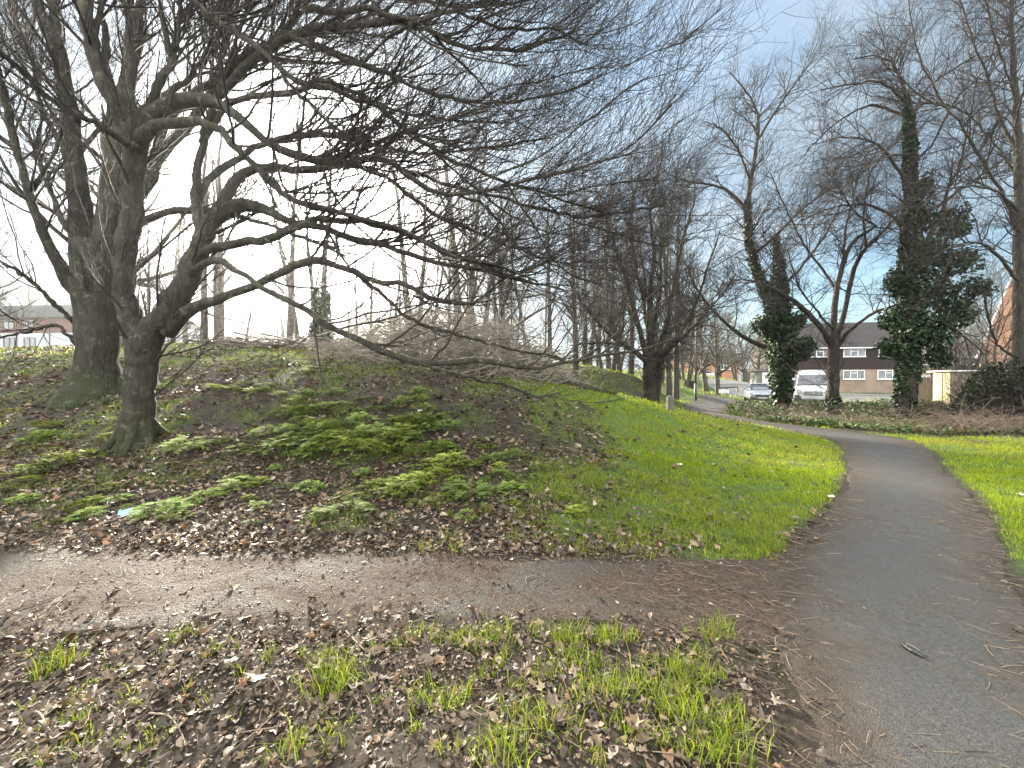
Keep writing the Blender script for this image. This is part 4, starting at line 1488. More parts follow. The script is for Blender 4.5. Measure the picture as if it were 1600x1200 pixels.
T1 = [
    # stem and fork
    [(213, 712, 5.95, 84), (215, 690, 5.98, 66), (216, 672, 6, 58), (218, 620, 6, 54), (222, 570, 6, 54), (223, 535, 6, 54), (222, 515, 6, 36)],
    [(219, 620, 6, 22), (221, 575, 6, 40), (218, 535, 6, 46), (207, 500, 6, 42), (197, 470, 6.05, 39), (193, 440, 6.05, 38), (196, 400, 6.1, 38), (203, 350, 6.1, 36), (207, 300, 6.1, 36), (210, 260, 6.05, 38), (213, 215, 6, 42), (214, 190, 6, 34)],
    [(220, 620, 6, 22), (224, 575, 6, 40), (231, 538, 6, 46), (245, 508, 5.95, 46), (262, 490, 5.9, 44), (285, 450, 5.9, 40), (300, 415, 5.9, 38), (315, 385, 5.9, 34), (330, 345, 5.95, 30)],
    # left stem limbs
    [(214, 212, 6, 40), (182, 160, 5.9, 32), (155, 110, 5.8, 30), (140, 60, 5.7, 28), (128, 0, 5.6, 28), (118, -80, 5.5, 22), (100, -220, 5.4, 12)],
    [(213, 205, 6, 28), (203, 150, 6.2, 19), (205, 90, 6.3, 18), (203, 40, 6.4, 16), (195, -20, 6.5, 14), (190, -180, 6.6, 8)],
    [(160, 118, 5.8, 20), (166, 60, 5.9, 15), (158, 20, 6.0, 14), (150, -60, 6.1, 10), (160, -160, 6.2, 6)],
    [(216, 205, 6, 30), (237, 165, 6, 19), (250, 130, 6, 16), (270, 90, 6, 14), (280, 30, 6.1, 12), (288, -60, 6.2, 9)],
    [(217, 208, 6, 36), (245, 176, 5.9, 28), (280, 160, 5.8, 25), (320, 156, 5.7, 22), (350, 170, 5.6, 19), (390, 200, 5.5, 16), (430, 230, 5.4, 14), (480, 245, 5.3, 13), (540, 257, 5.2, 11), (580, 247, 5.1, 10), (620, 262, 5, 9), (660, 290, 4.95, 8), (710, 306, 4.9, 7), (762, 297, 4.8, 6), (850, 275, 4.7, 5), (912, 260, 4.6, 4), (982, 232, 4.55, 3), (1050, 160, 4.5, 1.6)],
    [(215, 222, 6, 28), (250, 200, 5.8, 20), (290, 190, 5.6, 16), (330, 195, 5.4, 14), (365, 225, 5.3, 13), (400, 260, 5.2, 12), (440, 300, 5.1, 11), (475, 320, 5, 10), (520, 328, 4.9, 9), (570, 345, 4.85, 9), (610, 352, 4.8, 8), (650, 372, 4.75, 7), (700, 395, 4.7, 6), (760, 410, 4.6, 4), (840, 440, 4.6, 2.5)],
    [(214, 232, 5.9, 15), (170, 206, 5.6, 13), (120, 180, 5.3, 11), (80, 155, 5.1, 11), (40, 115, 4.9, 11), (0, 85, 4.7, 11), (-70, 40, 4.5, 8)],
    [(216, 195, 6.1, 22), (260, 150, 6.4, 14), (300, 120, 6.7, 11), (340, 60, 7, 9), (375, -20, 7.2, 8)],
    # right stem limbs
    [(318, 380, 5.9, 26), (308, 330, 5.9, 20), (305, 290, 6, 17), (314, 240, 6.1, 15), (325, 190, 6.1, 14), (345, 140, 6.2, 13), (380, 90, 6.2, 14), (430, 60, 6.2, 13), (460, 20, 6.3, 12), (480, -60, 6.4, 9)],
    [(328, 350, 5.95, 28), (360, 326, 6, 24), (395, 322, 5.95, 20), (430, 335, 5.9, 15), (465, 350, 5.85, 12), (490, 343, 5.8, 11), (540, 345, 5.8, 10), (580, 350, 5.7, 10), (620, 360, 5.7, 9), (680, 385, 5.6, 7), (740, 410, 5.5, 6), (800, 435, 5.4, 4), (880, 452, 5.3, 2.5)],
    [(338, 342, 6, 24), (355, 300, 6.1, 20), (375, 275, 6.1, 18), (405, 262, 6.1, 15), (450, 266, 6, 14), (500, 264, 6, 12), (545, 258, 5.9, 10), (600, 276, 5.9, 8), (690, 340, 5.8, 6), (790, 380, 5.7, 4), (880, 420, 5.7, 2)],
    [(298, 420, 5.92, 18), (318, 396, 5.86, 17), (340, 387, 5.8, 16), (380, 378, 5.7, 15), (430, 370, 5.6, 14), (455, 356, 5.55, 13), (490, 352, 5.5, 12), (560, 375, 5.4, 11), (620, 390, 5.3, 10), (690, 412, 5.2, 7), (760, 424, 5.1, 5), (830, 440, 5.1, 3)],
    [(291, 436, 5.9, 13), (312, 414, 5.7, 13), (340, 407, 5.5, 13), (375, 425, 5.3, 12), (400, 445, 5.2, 12), (450, 470, 5.1, 12), (485, 490, 5.05, 12), (520, 510, 5, 11), (560, 530, 5, 11), (600, 550, 5, 12), (650, 566, 5, 11), (700, 567, 5, 11), (740, 562, 5, 11), (800, 572, 5, 9), (840, 576, 5, 8), (880, 566, 5, 7), (940, 556, 5, 5), (1000, 545, 5, 3.6), (1060, 528, 5, 2)],
    [(640, 563, 5, 7), (680, 575, 4.95, 6), (720, 586, 4.9, 6), (790, 602, 4.85, 5), (812, 612, 4.85, 4), (840, 621, 4.8, 3), (875, 612, 4.8, 1.6)],
    [(262, 520, 5.95, 30), (285, 492, 5.85, 26), (310, 478, 5.8, 20), (340, 467, 5.7, 18), (400, 445, 5.6, 15), (450, 420, 5.5, 15), (485, 407, 5.4, 14), (520, 412, 5.4, 12), (560, 430, 5.4, 11), (600, 442, 5.4, 10), (630, 443, 5.4, 9), (660, 460, 5.4, 8), (690, 472, 5.4, 8), (740, 473, 5.4, 7), (762, 458, 5.4, 5), (800, 430, 5.4, 4), (870, 400, 5.4, 2)],
    [(560, 430, 5.4, 7), (600, 462, 5.5, 6.5), (630, 490, 5.5, 6), (660, 507, 5.5, 6), (720, 525, 5.5, 5), (800, 545, 5.5, 4), (880, 560, 5.5, 2)],
    # upper sweeping limbs
    [(345, 150, 6.2, 13), (380, 110, 6.1, 16), (412, 82, 6.1, 15), (455, 58, 6, 14), (500, 42, 5.9, 13), (540, 40, 5.8, 12), (600, 35, 5.7, 11), (650, 40, 5.6, 9), (700, 64, 5.5, 8), (750, 77, 5.4, 7), (795, 77, 5.4, 6), (830, 72, 5.3, 5), (900, 50, 5.3, 2.5)],
    [(455, 58, 6, 11), (490, 72, 5.9, 10), (525, 86, 5.9, 9), (575, 105, 5.8, 9), (612, 115, 5.8, 8), (650, 137, 5.7, 7), (720, 158, 5.6, 6), (790, 160, 5.6, 4.5), (860, 150, 5.5, 3), (920, 130, 5.5, 1.6)],
    [(400, 70, 6.2, 12), (417, 86, 6.1, 11), (455, 120, 6, 10), (482, 132, 5.9, 10), (525, 142, 5.8, 10), (587, 165, 5.7, 9), (612, 185, 5.6, 9), (650, 215, 5.5, 8), (700, 247, 5.4, 7), (760, 272, 5.3, 5), (840, 300, 5.2, 3.5), (950, 335, 5.2, 2)],
    [(315, 225, 6.1, 13), (360, 160, 6.2, 11), (425, 146, 6.2, 11), (470, 140, 6.2, 10), (505, 125, 6.2, 8), (560, 150, 6.2, 7), (640, 178, 6.1, 6), (720, 188, 6, 4), (800, 190, 6, 2.5)],
    [(250, -90, 5.4, 14), (290, -10, 5.3, 12), (340, 30, 5.2, 11), (380, 60, 5.2, 10), (420, 90, 5.1, 9), (470, 150, 5.1, 8), (520, 200, 5.0, 6), (560, 260, 5, 4)],
    [(480, 15, 6.0, 12), (540, 20, 5.8, 11), (575, 12, 5.7, 10), (612, 25, 5.6, 10), (650, 33, 5.5, 9), (700, 17, 5.5, 6), (732, 25, 5.4, 5), (770, 40, 5.4, 5), (812, 47, 5.3, 4), (862, 45, 5.3, 3.5), (905, 68, 5.2, 2.6), (930, 57, 5.2, 2), (948, 25, 5.2, 1.2)],
    [(620, 262, 5, 7), (690, 285, 5.1, 6), (740, 300, 5.1, 6), (790, 312, 5.2, 5), (875, 333, 5.2, 4), (950, 336, 5.3, 3), (1040, 318, 5.3, 1.6)],
    [(700, 300, 5, 5), (762, 325, 5.2, 4.5), (800, 375, 5.3, 4), (860, 407, 5.4, 3), (940, 410, 5.5, 2)],
    [(430, -40, 6.6, 13), (520, -20, 6.4, 11), (600, -8, 6.2, 9), (680, 5, 6, 7), (760, 10, 5.9, 5), (840, -5, 5.8, 3)],
    [(306, 335, 5.95, 13), (318, 295, 6.15, 13), (350, 262, 6.4, 12), (420, 222, 6.6, 10), (500, 210, 6.7, 9), (580, 225, 6.8, 7), (660, 240, 6.8, 5.5), (760, 230, 6.9, 4), (860, 215, 6.9, 2.5)],
]
T2 = [
    [(143, 672, 8.35, 190), (146, 640, 8.4, 142), (149, 618, 8.45, 110), (152, 600, 8.5, 92), (152, 560, 8.5, 78), (152, 520, 8.5, 76), (150, 470, 8.5, 80), (150, 430, 8.5, 88), (152, 385, 8.5, 84)],
    [(140, 440, 8.5, 62), (134, 400, 8.5, 58), (128, 350, 8.5, 46), (122, 300, 8.5, 40), (118, 260, 8.5, 36), (113, 220, 8.45, 34), (108, 170, 8.4, 32), (100, 120, 8.4, 28), (90, 80, 8.3, 28), (75, 45, 8.3, 24), (60, 10, 8.3, 20), (45, -50, 8.2, 16), (20, -170, 8, 8)],
    [(160, 440, 8.5, 62), (166, 400, 8.5, 58), (172, 350, 8.5, 48), (178, 300, 8.5, 46), (184, 260, 8.5, 44), (187, 210, 8.6, 36), (195, 160, 8.7, 28), (205, 100, 8.8, 22), (215, 40, 8.9, 18), (225, -60, 9, 14)],
    [(90, 82, 8.3, 22), (86, 40, 8.4, 20), (83, -10, 8.5, 18), (80, -120, 8.6, 10)],
    [(135, 480, 8.5, 34), (122, 458, 8.5, 28), (105, 438, 8.4, 25), (90, 410, 8.3, 23), (75, 380, 8.2, 21), (60, 345, 8.1, 19), (48, 310, 8, 18), (38, 280, 8, 17), (30, 250, 8, 17), (22, 210, 7.9, 16), (12, 170, 7.9, 15), (3, 130, 7.8, 13), (-15, 60, 7.7, 10)],
    [(130, 515, 8.5, 15), (100, 488, 8.2, 11), (75, 465, 8, 9), (50, 440, 7.8, 8), (20, 420, 7.6, 7), (-30, 395, 7.5, 5)],
    [(172, 335, 8.5, 30), (230, 290, 8.8, 20), (250, 240, 8.9, 18), (290, 200, 9, 16), (320, 160, 9.1, 14), (345, 100, 9.2, 12), (352, 20, 9.3, 10), (360, -60, 9.3, 7)],
    [(180, 300, 8.6, 22), (235, 250, 8.2, 16), (260, 190, 8.1, 14), (300, 150, 8, 12), (380, 100, 8, 10), (460, 60, 8, 8), (540, 50, 8, 5), (620, 60, 8, 3)],
    [(178, 380, 8.5, 20), (225, 345, 8.6, 14), (270, 330, 8.7, 11), (330, 330, 8.8, 9), (400, 345, 8.9, 7), (470, 370, 9, 5), (540, 400, 9, 3)],
    [(118, 370, 8.5, 18), (95, 340, 8.8, 13), (80, 300, 9, 11), (62, 260, 9.1, 9), (50, 220, 9.2, 7), (20, 180, 9.3, 5)],
    [(112, 240, 8.4, 16), (80, 200, 8.6, 10), (60, 150, 8.8, 9), (50, 90, 9, 8), (30, 40, 9, 6), (10, -20, 9, 5)],
    [(124, 545, 8.4, 8), (90, 510, 8.2, 6), (55, 515, 8, 5), (25, 522, 7.9, 4), (-20, 530, 7.8, 2.5)],
]
r1 = np.random.default_rng(11)
big_tree('bare_tree', 'big bare tree forking low with one limb sweeping down across the mound, nearest the path', T1, 3, (215, 692), r1,
         (M['bark'], M['twig']), 7.0, 1.8, 7, 3, (0.035, -0.01, 0.085), 0.235, 9, 0.018, 4, {8: 0.7, 12: 0.6, 14: 0.5, 15: 0.3, 16: 0.3, 17: 0.35, 18: 0.3, 26: 0.7, 27: 0.7},
         ([3, 4, 5, 6, 10, 11, 19, 20, 21, 3, 6, 10, 11, 7], 3, (0.55, -0.1, 0.25), (0.03, 0, 0.01)))
r2 = np.random.default_rng(12)
big_tree('bare_tree', 'massive bare tree with a mossy flared base, just behind the low-forking tree', T2, 3, (150, 610), r2,
         (M['bark'], M['twig']), 4.6, 2.3, 8, 5, (-0.01, 0, 0.08), 0.46, 12, 0.04, 4, None, ([1, 2, 3, 4, 6, 7, 9, 10, 1, 2], 3, (-0.3, 0, 0.3), (-0.01, 0, 0.02)))


# ---- ivy leaves
def ivy_leaves(r, P, Q, n, spread, size, hang=0.0, colr=((0.010, 0.023, 0.010), (0.038, 0.066, 0.025))):
    """n leaves around the polyline P with cover radius spread(t)"""
    m = len(P)
    t = r.random(n)
    f = t * (m - 1)
    i = np.minimum(f.astype(int), m - 2)
    w = (f - i)[:, None]
    c = P[i] * (1 - w) + P[i + 1] * w
    a = r.random(n) * 2 * np.pi
    sp = np.array([spread(x) for x in np.linspace(0, 1, 60)])
    rr = np.interp(t, np.linspace(0, 1, 60), sp)
    lump = 0.55 + 0.8 * fbm(a * 1.6 + 7, t * 22, 1.0, 5, 3)
    rad = rr * lump * (0.6 + 0.4 * r.random(n) ** 0.5)
    pos = c + np.stack([np.cos(a) * rad, np.sin(a) * rad, r.normal(size=n) * 0.06], 1)
    return leaf_cards(r, pos, size, colr, out=np.stack([np.cos(a), np.sin(a), 0.5 + 0 * a], 1))


def leaf_cards(r, pos, size, colr, out=None, tilt=0.9):
    """small folded leaves (two halves) -> verts, quads, colours"""
    n = len(pos)
    nrm = unit((out if out is not None else np.array([[0, 0, 1.0]])) + r.normal(size=(n, 3)) * tilt)
    d = unit(np.cross(nrm, r.normal(size=(n, 3))))
    s = np.cross(nrm, d)
    L = size * (0.6 + 0.8 * r.random(n))[:, None]
    Wd = L * (0.36 + 0.14 * r.random((n, 1)))
    fold = nrm * L * 0.14
    v = np.stack([pos - d * L * 0.5, pos - d * L * 0.08 + s * Wd + fold, pos + d * L * 0.5, pos - d * L * 0.08 - s * Wd + fold], 1)
    i = np.arange(n)[:, None] * 4
    F_ = np.concatenate([i + np.array([[0, 1, 2]]), i + np.array([[0, 2, 3]])])
    k = (r.random(n) ** 1.4)[:, None]
    col = np.array(colr[0]) * (1 - k) + np.array(colr[1]) * k
    return v.reshape(-1, 3), F_, np.repeat(col, 4, 0)


def ivy_blob(r, px, py, Y, rx, rz, n, size, colr=((0.010, 0.023, 0.010), (0.038, 0.066, 0.025))):
    c = np.array(at(px, py, Y))
    q = unit(r.normal(size=(n, 3))) * (r.random((n, 1)) ** 0.45)
    k = fbm(q[:, 0] * 2.2 + px * 0.1, q[:, 2] * 2.2 + q[:, 1] * 1.7, 1.0, 3, 3)
    q = q * (0.45 + 1.1 * k)[:, None]
    keep = r.random(n) < np.clip((k - 0.28) * 4, 0.1, 1)
    q = q[keep]
    return leaf_cards(r, c + q * np.array([rx, rx * 0.8, rz]), size, colr, out=q + np.array([0, 0, 0.3]))


def join_leaf(parts):
    V_, F_, Cc, b = [], [], [], 0
    for v, f, c in parts:
        V_.append(v)
        F_.append(f + b)
        Cc.append(c)
        b += len(v)
    return np.concatenate(V_), np.concatenate(F_), np.concatenate(Cc)


def fill_crown(r, P, Q, dens1, L1, n2, L2, n3, L3, trop1=(0, 0, 0.04), ang=46, rmax1=0.03, fine=0.0035, t0=0.2, n4=0):
    Ls = lengths(P)
    A, AR = spawn(r, P, Q, np.maximum(Ls * dens1, 2).astype(int), t0, 1.0, ang, 13, L1, 0.5, 0.35, 8, 0.12, trop1, 0.5, rmax1, fine * 1.7, 0.3, 0.8)
    B, BR = spawn(r, A, AR, np.full(len(A), n2), 0.12, 1.0, 42, 13, L2, 0.4, 0.35, 6, 0.15, (0, 0, 0.04), 0.55, 0.014, fine, 0.4)
    out = [(A, AR, 5), (B, BR, 3)]
    if n3:
        Cc, CR = spawn(r, B, BR, np.full(len(B), n3), 0.15, 1.0, 40, 13, L3, 0.3, 0.35, 4, 0.16, (0, 0, 0.03), 0.7, 0.007, fine * 0.8, 0.6)
        out.append((Cc, CR, 3))
    return out


def limb_tree(name, label, limbs, nstem, base_px, Yb, seed, fill, ivy=None, mats=None, cat='tree', rough=0.1, group=None, baseY=None):
    r = np.random.default_rng(seed)
    b = at(base_px[0], base_px[1], Yb)
    base = Vector((b.x, b.y, g1(b.x, b.y)))
    P, Q = limb_set(limbs, 22, r, 0.015, rough)
    t = thing(name, label, cat, tuple(base), 0, group)
    mats = mats or (M['bark_far'], M['twig'])
    tr = wood_mesh('trunk', to_local([(P[:nstem], Q[:nstem], 12), (P[nstem:], Q[nstem:], 7)], base), mats[0], t)
    bark_lumps(tr, 0.02, seed)
    wood_mesh('crown', to_local(fill(r, P, Q), base), mats[1], t, False)
    if ivy:
        parts = ivy(r, P, Q)
        v, f, c = join_leaf(parts)
        mesh_np('ivy', v - np.array(base), [f], M['ivy'], t, c)
    return t


def rows(Y, *pts):
    return [(x, y, Y + (e[0] if e else 0), w) for x, y, w, *e in pts]


# ivy-clad tree leaning left behind the silver car
TR1 = [rows(20, (1223, 652, 26), (1221, 600, 24), (1222, 550, 23), (1218, 500, 21), (1205, 470, 16), (1185, 430, 13), (1172, 390, 11), (1168, 340, 10), (1172, 290, 8), (1180, 240, 6.5), (1185, 190, 5), (1172, 150, 3.5), (1140, 112, 1.8)),
       rows(20, (1219, 505, 17), (1217, 450, 15), (1216, 410, 13), (1213, 372, 9)),
       rows(20, (1195, 542, 8, -.3), (1165, 528, 7, -.6), (1140, 510, 6, -.9), (1110, 480, 5, -1.1), (1088, 450, 4, -1.3), (1075, 415, 3, -1.4)),
       rows(20, (1181, 225, 5), (1215, 170, 4), (1250, 120, 3), (1282, 78, 1.5)),
       rows(20, (1172, 335, 7), (1145, 305, 6, .4), (1118, 290, 4.5, .6), (1080, 285, 3, 1), (1050, 275, 2, 1)),
       rows(20, (1175, 400, 7), (1210, 370, 5, -.6), (1245, 335, 4, -1), (1295, 295, 3, -1.2)),
       rows(20, (1216, 455, 7), (1250, 420, 5, .5), (1280, 380, 4, 1), (1310, 330, 3, 1.2), (1330, 270, 2, 1.4)),
       rows(20, (1172, 280, 5), (1150, 230, 4, -.5), (1125, 200, 3, -.8), (1100, 190, 2, -1))]
limb_tree('ivy_tree', 'ivy-wrapped tree leaning left over the silver car', TR1, 2, (1222, 645), 20, 21,
          lambda r, P, Q: fill_crown(r, P, Q, 3.4, 2.6, 9, 1.15, 4, 0.55, (0, 0, 0.035), 50, 0.03, 0.0045, 0.3),
          lambda r, P, Q: [ivy_leaves(r, P[0][:9], Q[0], 5200, lambda t: 0.44 + 0.30 * math.exp(-((t - .55) / .25) ** 2) - 0.3 * max(0, t - .75) * 2.4, 0.15),
                           ivy_leaves(r, P[1], Q[1], 3400, lambda t: 0.6 - 0.5 * t, 0.15), ivy_leaves(r, P[0][8:14], Q[0], 900, lambda t: 0.3 - 0.15 * t, 0.15),
                           ivy_blob(r, 1250, 545, 20, .8, .6, 1500, 0.15), ivy_blob(r, 1195, 510, 20, .7, .6, 900, 0.15), ivy_blob(r, 1245, 500, 20.2, .5, .5, 600, 0.15)])
# slim two-stemmed tree in front of the van
Y2 = 16.4
TR2 = [rows(Y2, (1305, 660, 24), (1302, 620, 21), (1301, 580, 20), (1303, 550, 20), (1304, 528, 17)),
       rows(Y2, (1302, 545, 14), (1303, 510, 11), (1303, 480, 11), (1308, 450, 10), (1316, 420, 9), (1325, 390, 8), (1342, 370, 7), (1368, 352, 6), (1345, 340, 4.5, .3), (1330, 325, 4, .5), (1308, 290, 3, .8), (1290, 260, 2, 1)),
       rows(Y2, (1304, 540, 13), (1316, 500, 10, .3), (1325, 460, 9, .4), (1335, 420, 8, .5), (1350, 390, 7, .5), (1372, 370, 6, .6), (1400, 340, 4, .6), (1430, 325, 3, .7)),
       rows(Y2, (1300, 545, 12), (1284, 515, 10, -.3), (1262, 490, 9, -.5), (1240, 470, 8, -.6), (1215, 455, 6, -.8), (1180, 440, 4, -1), (1140, 436, 2.5, -1.2)),
       rows(Y2, (1306, 545, 9), (1322, 522, 7, -.4), (1345, 503, 6, -.8), (1375, 485, 5, -1), (1425, 470, 3, -1.2)),
       rows(Y2, (1316, 420, 6), (1320, 370, 5, -.5), (1330, 320, 4, -.8), (1345, 260, 3, -.9), (1372, 210, 2, -1)),
       rows(Y2, (1308, 455, 6), (1285, 420, 5, .5), (1255, 380, 4, .8), (1225, 320, 3, 1), (1205, 270, 2, 1)),
       rows(Y2, (1352, 385, 5), (1350, 330, 4, -.4), (1362, 270, 3, -.6), (1395, 220, 2, -.8)),
       rows(Y2, (1303, 515, 5), (1280, 490, 4, -1), (1250, 450, 3.5, -1.5), (1230, 390, 2.5, -1.8))]
limb_tree('slim_tree', 'slim bare tree forking above head height before the white van, ivy at its foot', TR2, 1, (1304, 652), Y2, 22,
          lambda r, P, Q: fill_crown(r, P, Q, 4.2, 2.1, 9, 0.95, 4, 0.45, (0, 0, 0.0), 48, 0.022, 0.0036, 0.3),
          lambda r, P, Q: [ivy_leaves(r, P[0][:12], Q[0], 2600, lambda t: 0.44 - 0.40 * t, 0.11)], mats=(M['bark_far'], M['twig_warm']))
# tall ivy column
Y3 = 15.0
TR3 = [rows(Y3, (1415, 664, 40), (1417, 600, 34), (1420, 540, 30), (1422, 480, 27), (1424, 420, 25), (1424, 350, 22), (1424, 290, 18), (1421, 230, 14), (1418, 180, 11), (1414, 145, 8), (1402, 105, 4.5), (1372, 86, 3), (1335, 92, 1.8)),
       rows(Y3, (1424, 410, 12), (1455, 365, 10, -.3), (1475, 325, 9, -.4), (1482, 290, 6, -.5), (1500, 258, 5, -.6), (1508, 215, 4, -.7), (1520, 170, 2.5, -.8)),
       rows(Y3, (1424, 350, 10), (1465, 322, 7, .5), (1510, 290, 5.5, .8), (1560, 255, 4, 1), (1600, 215, 3, 1)),
       rows(Y3, (1424, 300, 8), (1400, 260, 6, -.5), (1370, 225, 4.5, -1), (1320, 215, 3, -1.3), (1270, 225, 2, -1.5)),
       rows(Y3, (1420, 200, 7), (1440, 150, 5, .3), (1470, 120, 4, .5), (1520, 90, 2.6, .6)),
       rows(Y3, (1416, 160, 6), (1380, 130, 4.5, -.5), (1340, 130, 3, -.8), (1280, 140, 2, -1)),
       rows(Y3, (1422, 260, 7), (1460, 220, 5, -.6), (1490, 160, 4, -.9), (1540, 110, 2.6, -1)),
       rows(Y3, (1424, 380, 8), (1395, 340, 6, .6), (1350, 320, 4, 1), (1300, 325, 3, 1.3), (1250, 345, 2, 1.5)),
       rows(Y3, (1422, 520, 7), (1460, 500, 5, -.8), (1500, 520, 4, -1.2), (1540, 555, 3, -1.4)),
       rows(Y3, (1415, 180, 5), (1360, 165, 4, .7), (1310, 190, 3, 1), (1260, 235, 2, 1.2)),
       rows(Y3, (1424, 240, 5), (1370, 250, 4, -1.2), (1320, 290, 3, -1.6), (1275, 340, 2, -1.8))]


def ivy3(r, P, Q):
    o = [ivy_leaves(r, P[0][:17], Q[0], 8500, lambda t: np.interp(t, [0, .14, .22, .33, .45, .6, .8, 1], [.38, .34, .42, .52, .45, .34, .24, .15]), 0.12),
         ivy_leaves(r, P[0][15:18], Q[0], 400, lambda t: 0.2 - 0.1 * t, 0.11)]
    for px, py, e, rx, rz, n in ((1455, 400, -.3, .7, .75, 1700), (1488, 350, -.4, .62, .6, 1500), (1505, 410, -.3, .7, .5, 1400), (1470, 455, .1, .8, .8, 2000), (1500, 490, -.3, .7, .6, 1300), (1455, 520, -.5, .75, .7, 1600),
                                 (1392, 545, -.3, .45, .45, 700), (1390, 500, -.2, .4, .45, 600), (1400, 440, .2, .4, .6, 700), (1525, 450, -.6, .5, .5, 700), (1440, 340, .1, .45, .6, 700), (1470, 560, -.4, .5, .4, 600), (1445, 290, 0, .3, .5, 350)):
        o.append(ivy_blob(r, px, py, Y3 + e, rx, rz, n, 0.12))
    return o


limb_tree('ivy_tree', 'tall tree smothered in dark ivy far up its trunk, right of the white van', TR3, 1, (1415, 655), Y3, 23,
          lambda r, P, Q: fill_crown(r, P, Q, 4.2, 2.6, 9, 1.0, 4, 0.48, (-0.01, 0, -0.01), 52, 0.022, 0.0034, 0.4), ivy3, mats=(M['bark_far'], M['twig_warm']))
# big tree at the right edge
Y4 = 14.5
TR4 = [rows(Y4, (1592, 670, 28), (1592, 600, 25), (1592, 500, 23), (1592, 400, 21), (1593, 300, 20), (1590, 240, 18), (1588, 180, 14), (1585, 120, 11), (1582, 50, 9), (1580, -60, 6)),
       rows(Y4, (1590, 360, 10), (1570, 310, 8, -.3), (1540, 260, 7, -.5), (1510, 210, 6, -.8), (1480, 170, 5, -1), (1450, 120, 4, -1.2), (1428, 60, 3, -1.4), (1420, 0, 2, -1.5)),
       rows(Y4, (1588, 235, 9), (1560, 180, 7, .4), (1540, 110, 6, .6), (1520, 60, 5, .8), (1500, 0, 4, 1), (1480, -60, 3, 1)),
       rows(Y4, (1585, 150, 7), (1562, 80, 5, -.5), (1545, 20, 4, -.8), (1530, -50, 3, -1)),
       rows(Y4, (1593, 300, 9), (1625, 240, 7), (1650, 160, 6), (1670, 60, 4)),
       rows(Y4, (1592, 440, 8), (1560, 400, 6, -.8), (1530, 380, 4.5, -1.2), (1490, 385, 3, -1.6), (1460, 400, 2, -1.8)),
       rows(Y4, (1592, 330, 8), (1560, 300, 5, -1), (1520, 290, 4, -1.5), (1470, 300, 3, -2), (1430, 330, 2, -2.2)),
       rows(Y4, (1590, 280, 7), (1555, 225, 5, .8), (1505, 175, 4, 1.2), (1450, 160, 3, 1.5), (1400, 170, 2, 1.7)),
       rows(Y4, (1586, 200, 7), (1600, 130, 5, -1), (1610, 50, 4, -1.3), (1600, -40, 3, -1.5)),
       rows(Y4, (1592, 560, 7), (1560, 540, 5, -.6), (1545, 500, 4, -1), (1535, 450, 3, -1.2)),
       rows(Y4, (1480, 170, 4, -1), (1440, 150, 3, -1.3), (1400, 110, 2.4, -1.5), (1375, 60, 1.8, -1.7))]
limb_tree('bare_tree', 'tall straight bare tree standing in the hedge at the right edge', TR4, 1, (1592, 655), Y4, 24,
          lambda r, P, Q: fill_crown(r, P, Q, 4.2, 2.5, 9, 1.0, 4, 0.48, (0, 0, 0.02), 48, 0.024, 0.0034, 0.3), mats=(M['bark'], M['twig_warm']))
# dense dark tree on the second slope
Y5 = 14.6
TC = [rows(Y5, (1014, 640, 24), (1015, 610, 21), (1015, 580, 22), (1018, 560, 20)),
      rows(Y5, (1020, 640, 15, .5), (1028, 600, 13, .4), (1030, 570, 12, .3), (1045, 545, 9), (1075, 520, 6, -.3), (1110, 480, 4, -.6)),
      rows(Y5, (1017, 575, 16), (1016, 520, 12), (1015, 460, 9), (1022, 400, 7), (1015, 330, 5), (1030, 270, 3), (1035, 220, 2)),
      rows(Y5, (1016, 575, 12), (1000, 520, 9, -.4), (985, 460, 7, -.6), (965, 400, 5, -.9), (950, 350, 3, -1), (935, 310, 2, -1)),
      rows(Y5, (1020, 575, 12), (1040, 510, 9, .4), (1052, 450, 7, .5), (1065, 380, 5, .7), (1085, 310, 3.4, .9), (1080, 260, 2, 1)),
      rows(Y5, (1014, 570, 9), (985, 545, 7, -.8), (950, 520, 5, -1.2), (915, 480, 4, -1.5), (890, 440, 2.5, -1.8)),
      rows(Y5, (1020, 565, 9), (1055, 530, 7, -.7), (1085, 480, 5.5, -1), (1105, 420, 4, -1.3), (1125, 360, 2.5, -1.5)),
      rows(Y5, (1016, 540, 8), (1005, 470, 6, .9), (990, 400, 5, 1.4), (985, 330, 3, 1.6), (1000, 270, 2, 1.8)),
      rows(Y5, (1018, 530, 8), (1030, 460, 6, -1), (1035, 380, 4.5, -1.5), (1050, 310, 3, -1.8), (1060, 250, 2, -2)),
      rows(Y5, (1012, 560, 7), (970, 540, 5, .8), (930, 535, 4, 1.2), (890, 540, 2.5, 1.5)),
      rows(Y5, (1040, 520, 7), (1080, 500, 5, .6), (1120, 470, 4, 1), (1150, 430, 2.5, 1.2))]
limb_tree('dark_tree', 'dark dense-twigged bare tree on the slope left of the path bend', TC, 2, (1015, 632), Y5, 25,
          lambda r, P, Q: fill_crown(r, P, Q, 4.2, 1.7, 9, 0.75, 5, 0.38, (0, 0, 0.0), 55, 0.024, 0.0038, 0.15), mats=(M['bark_dark'], M['twig']))


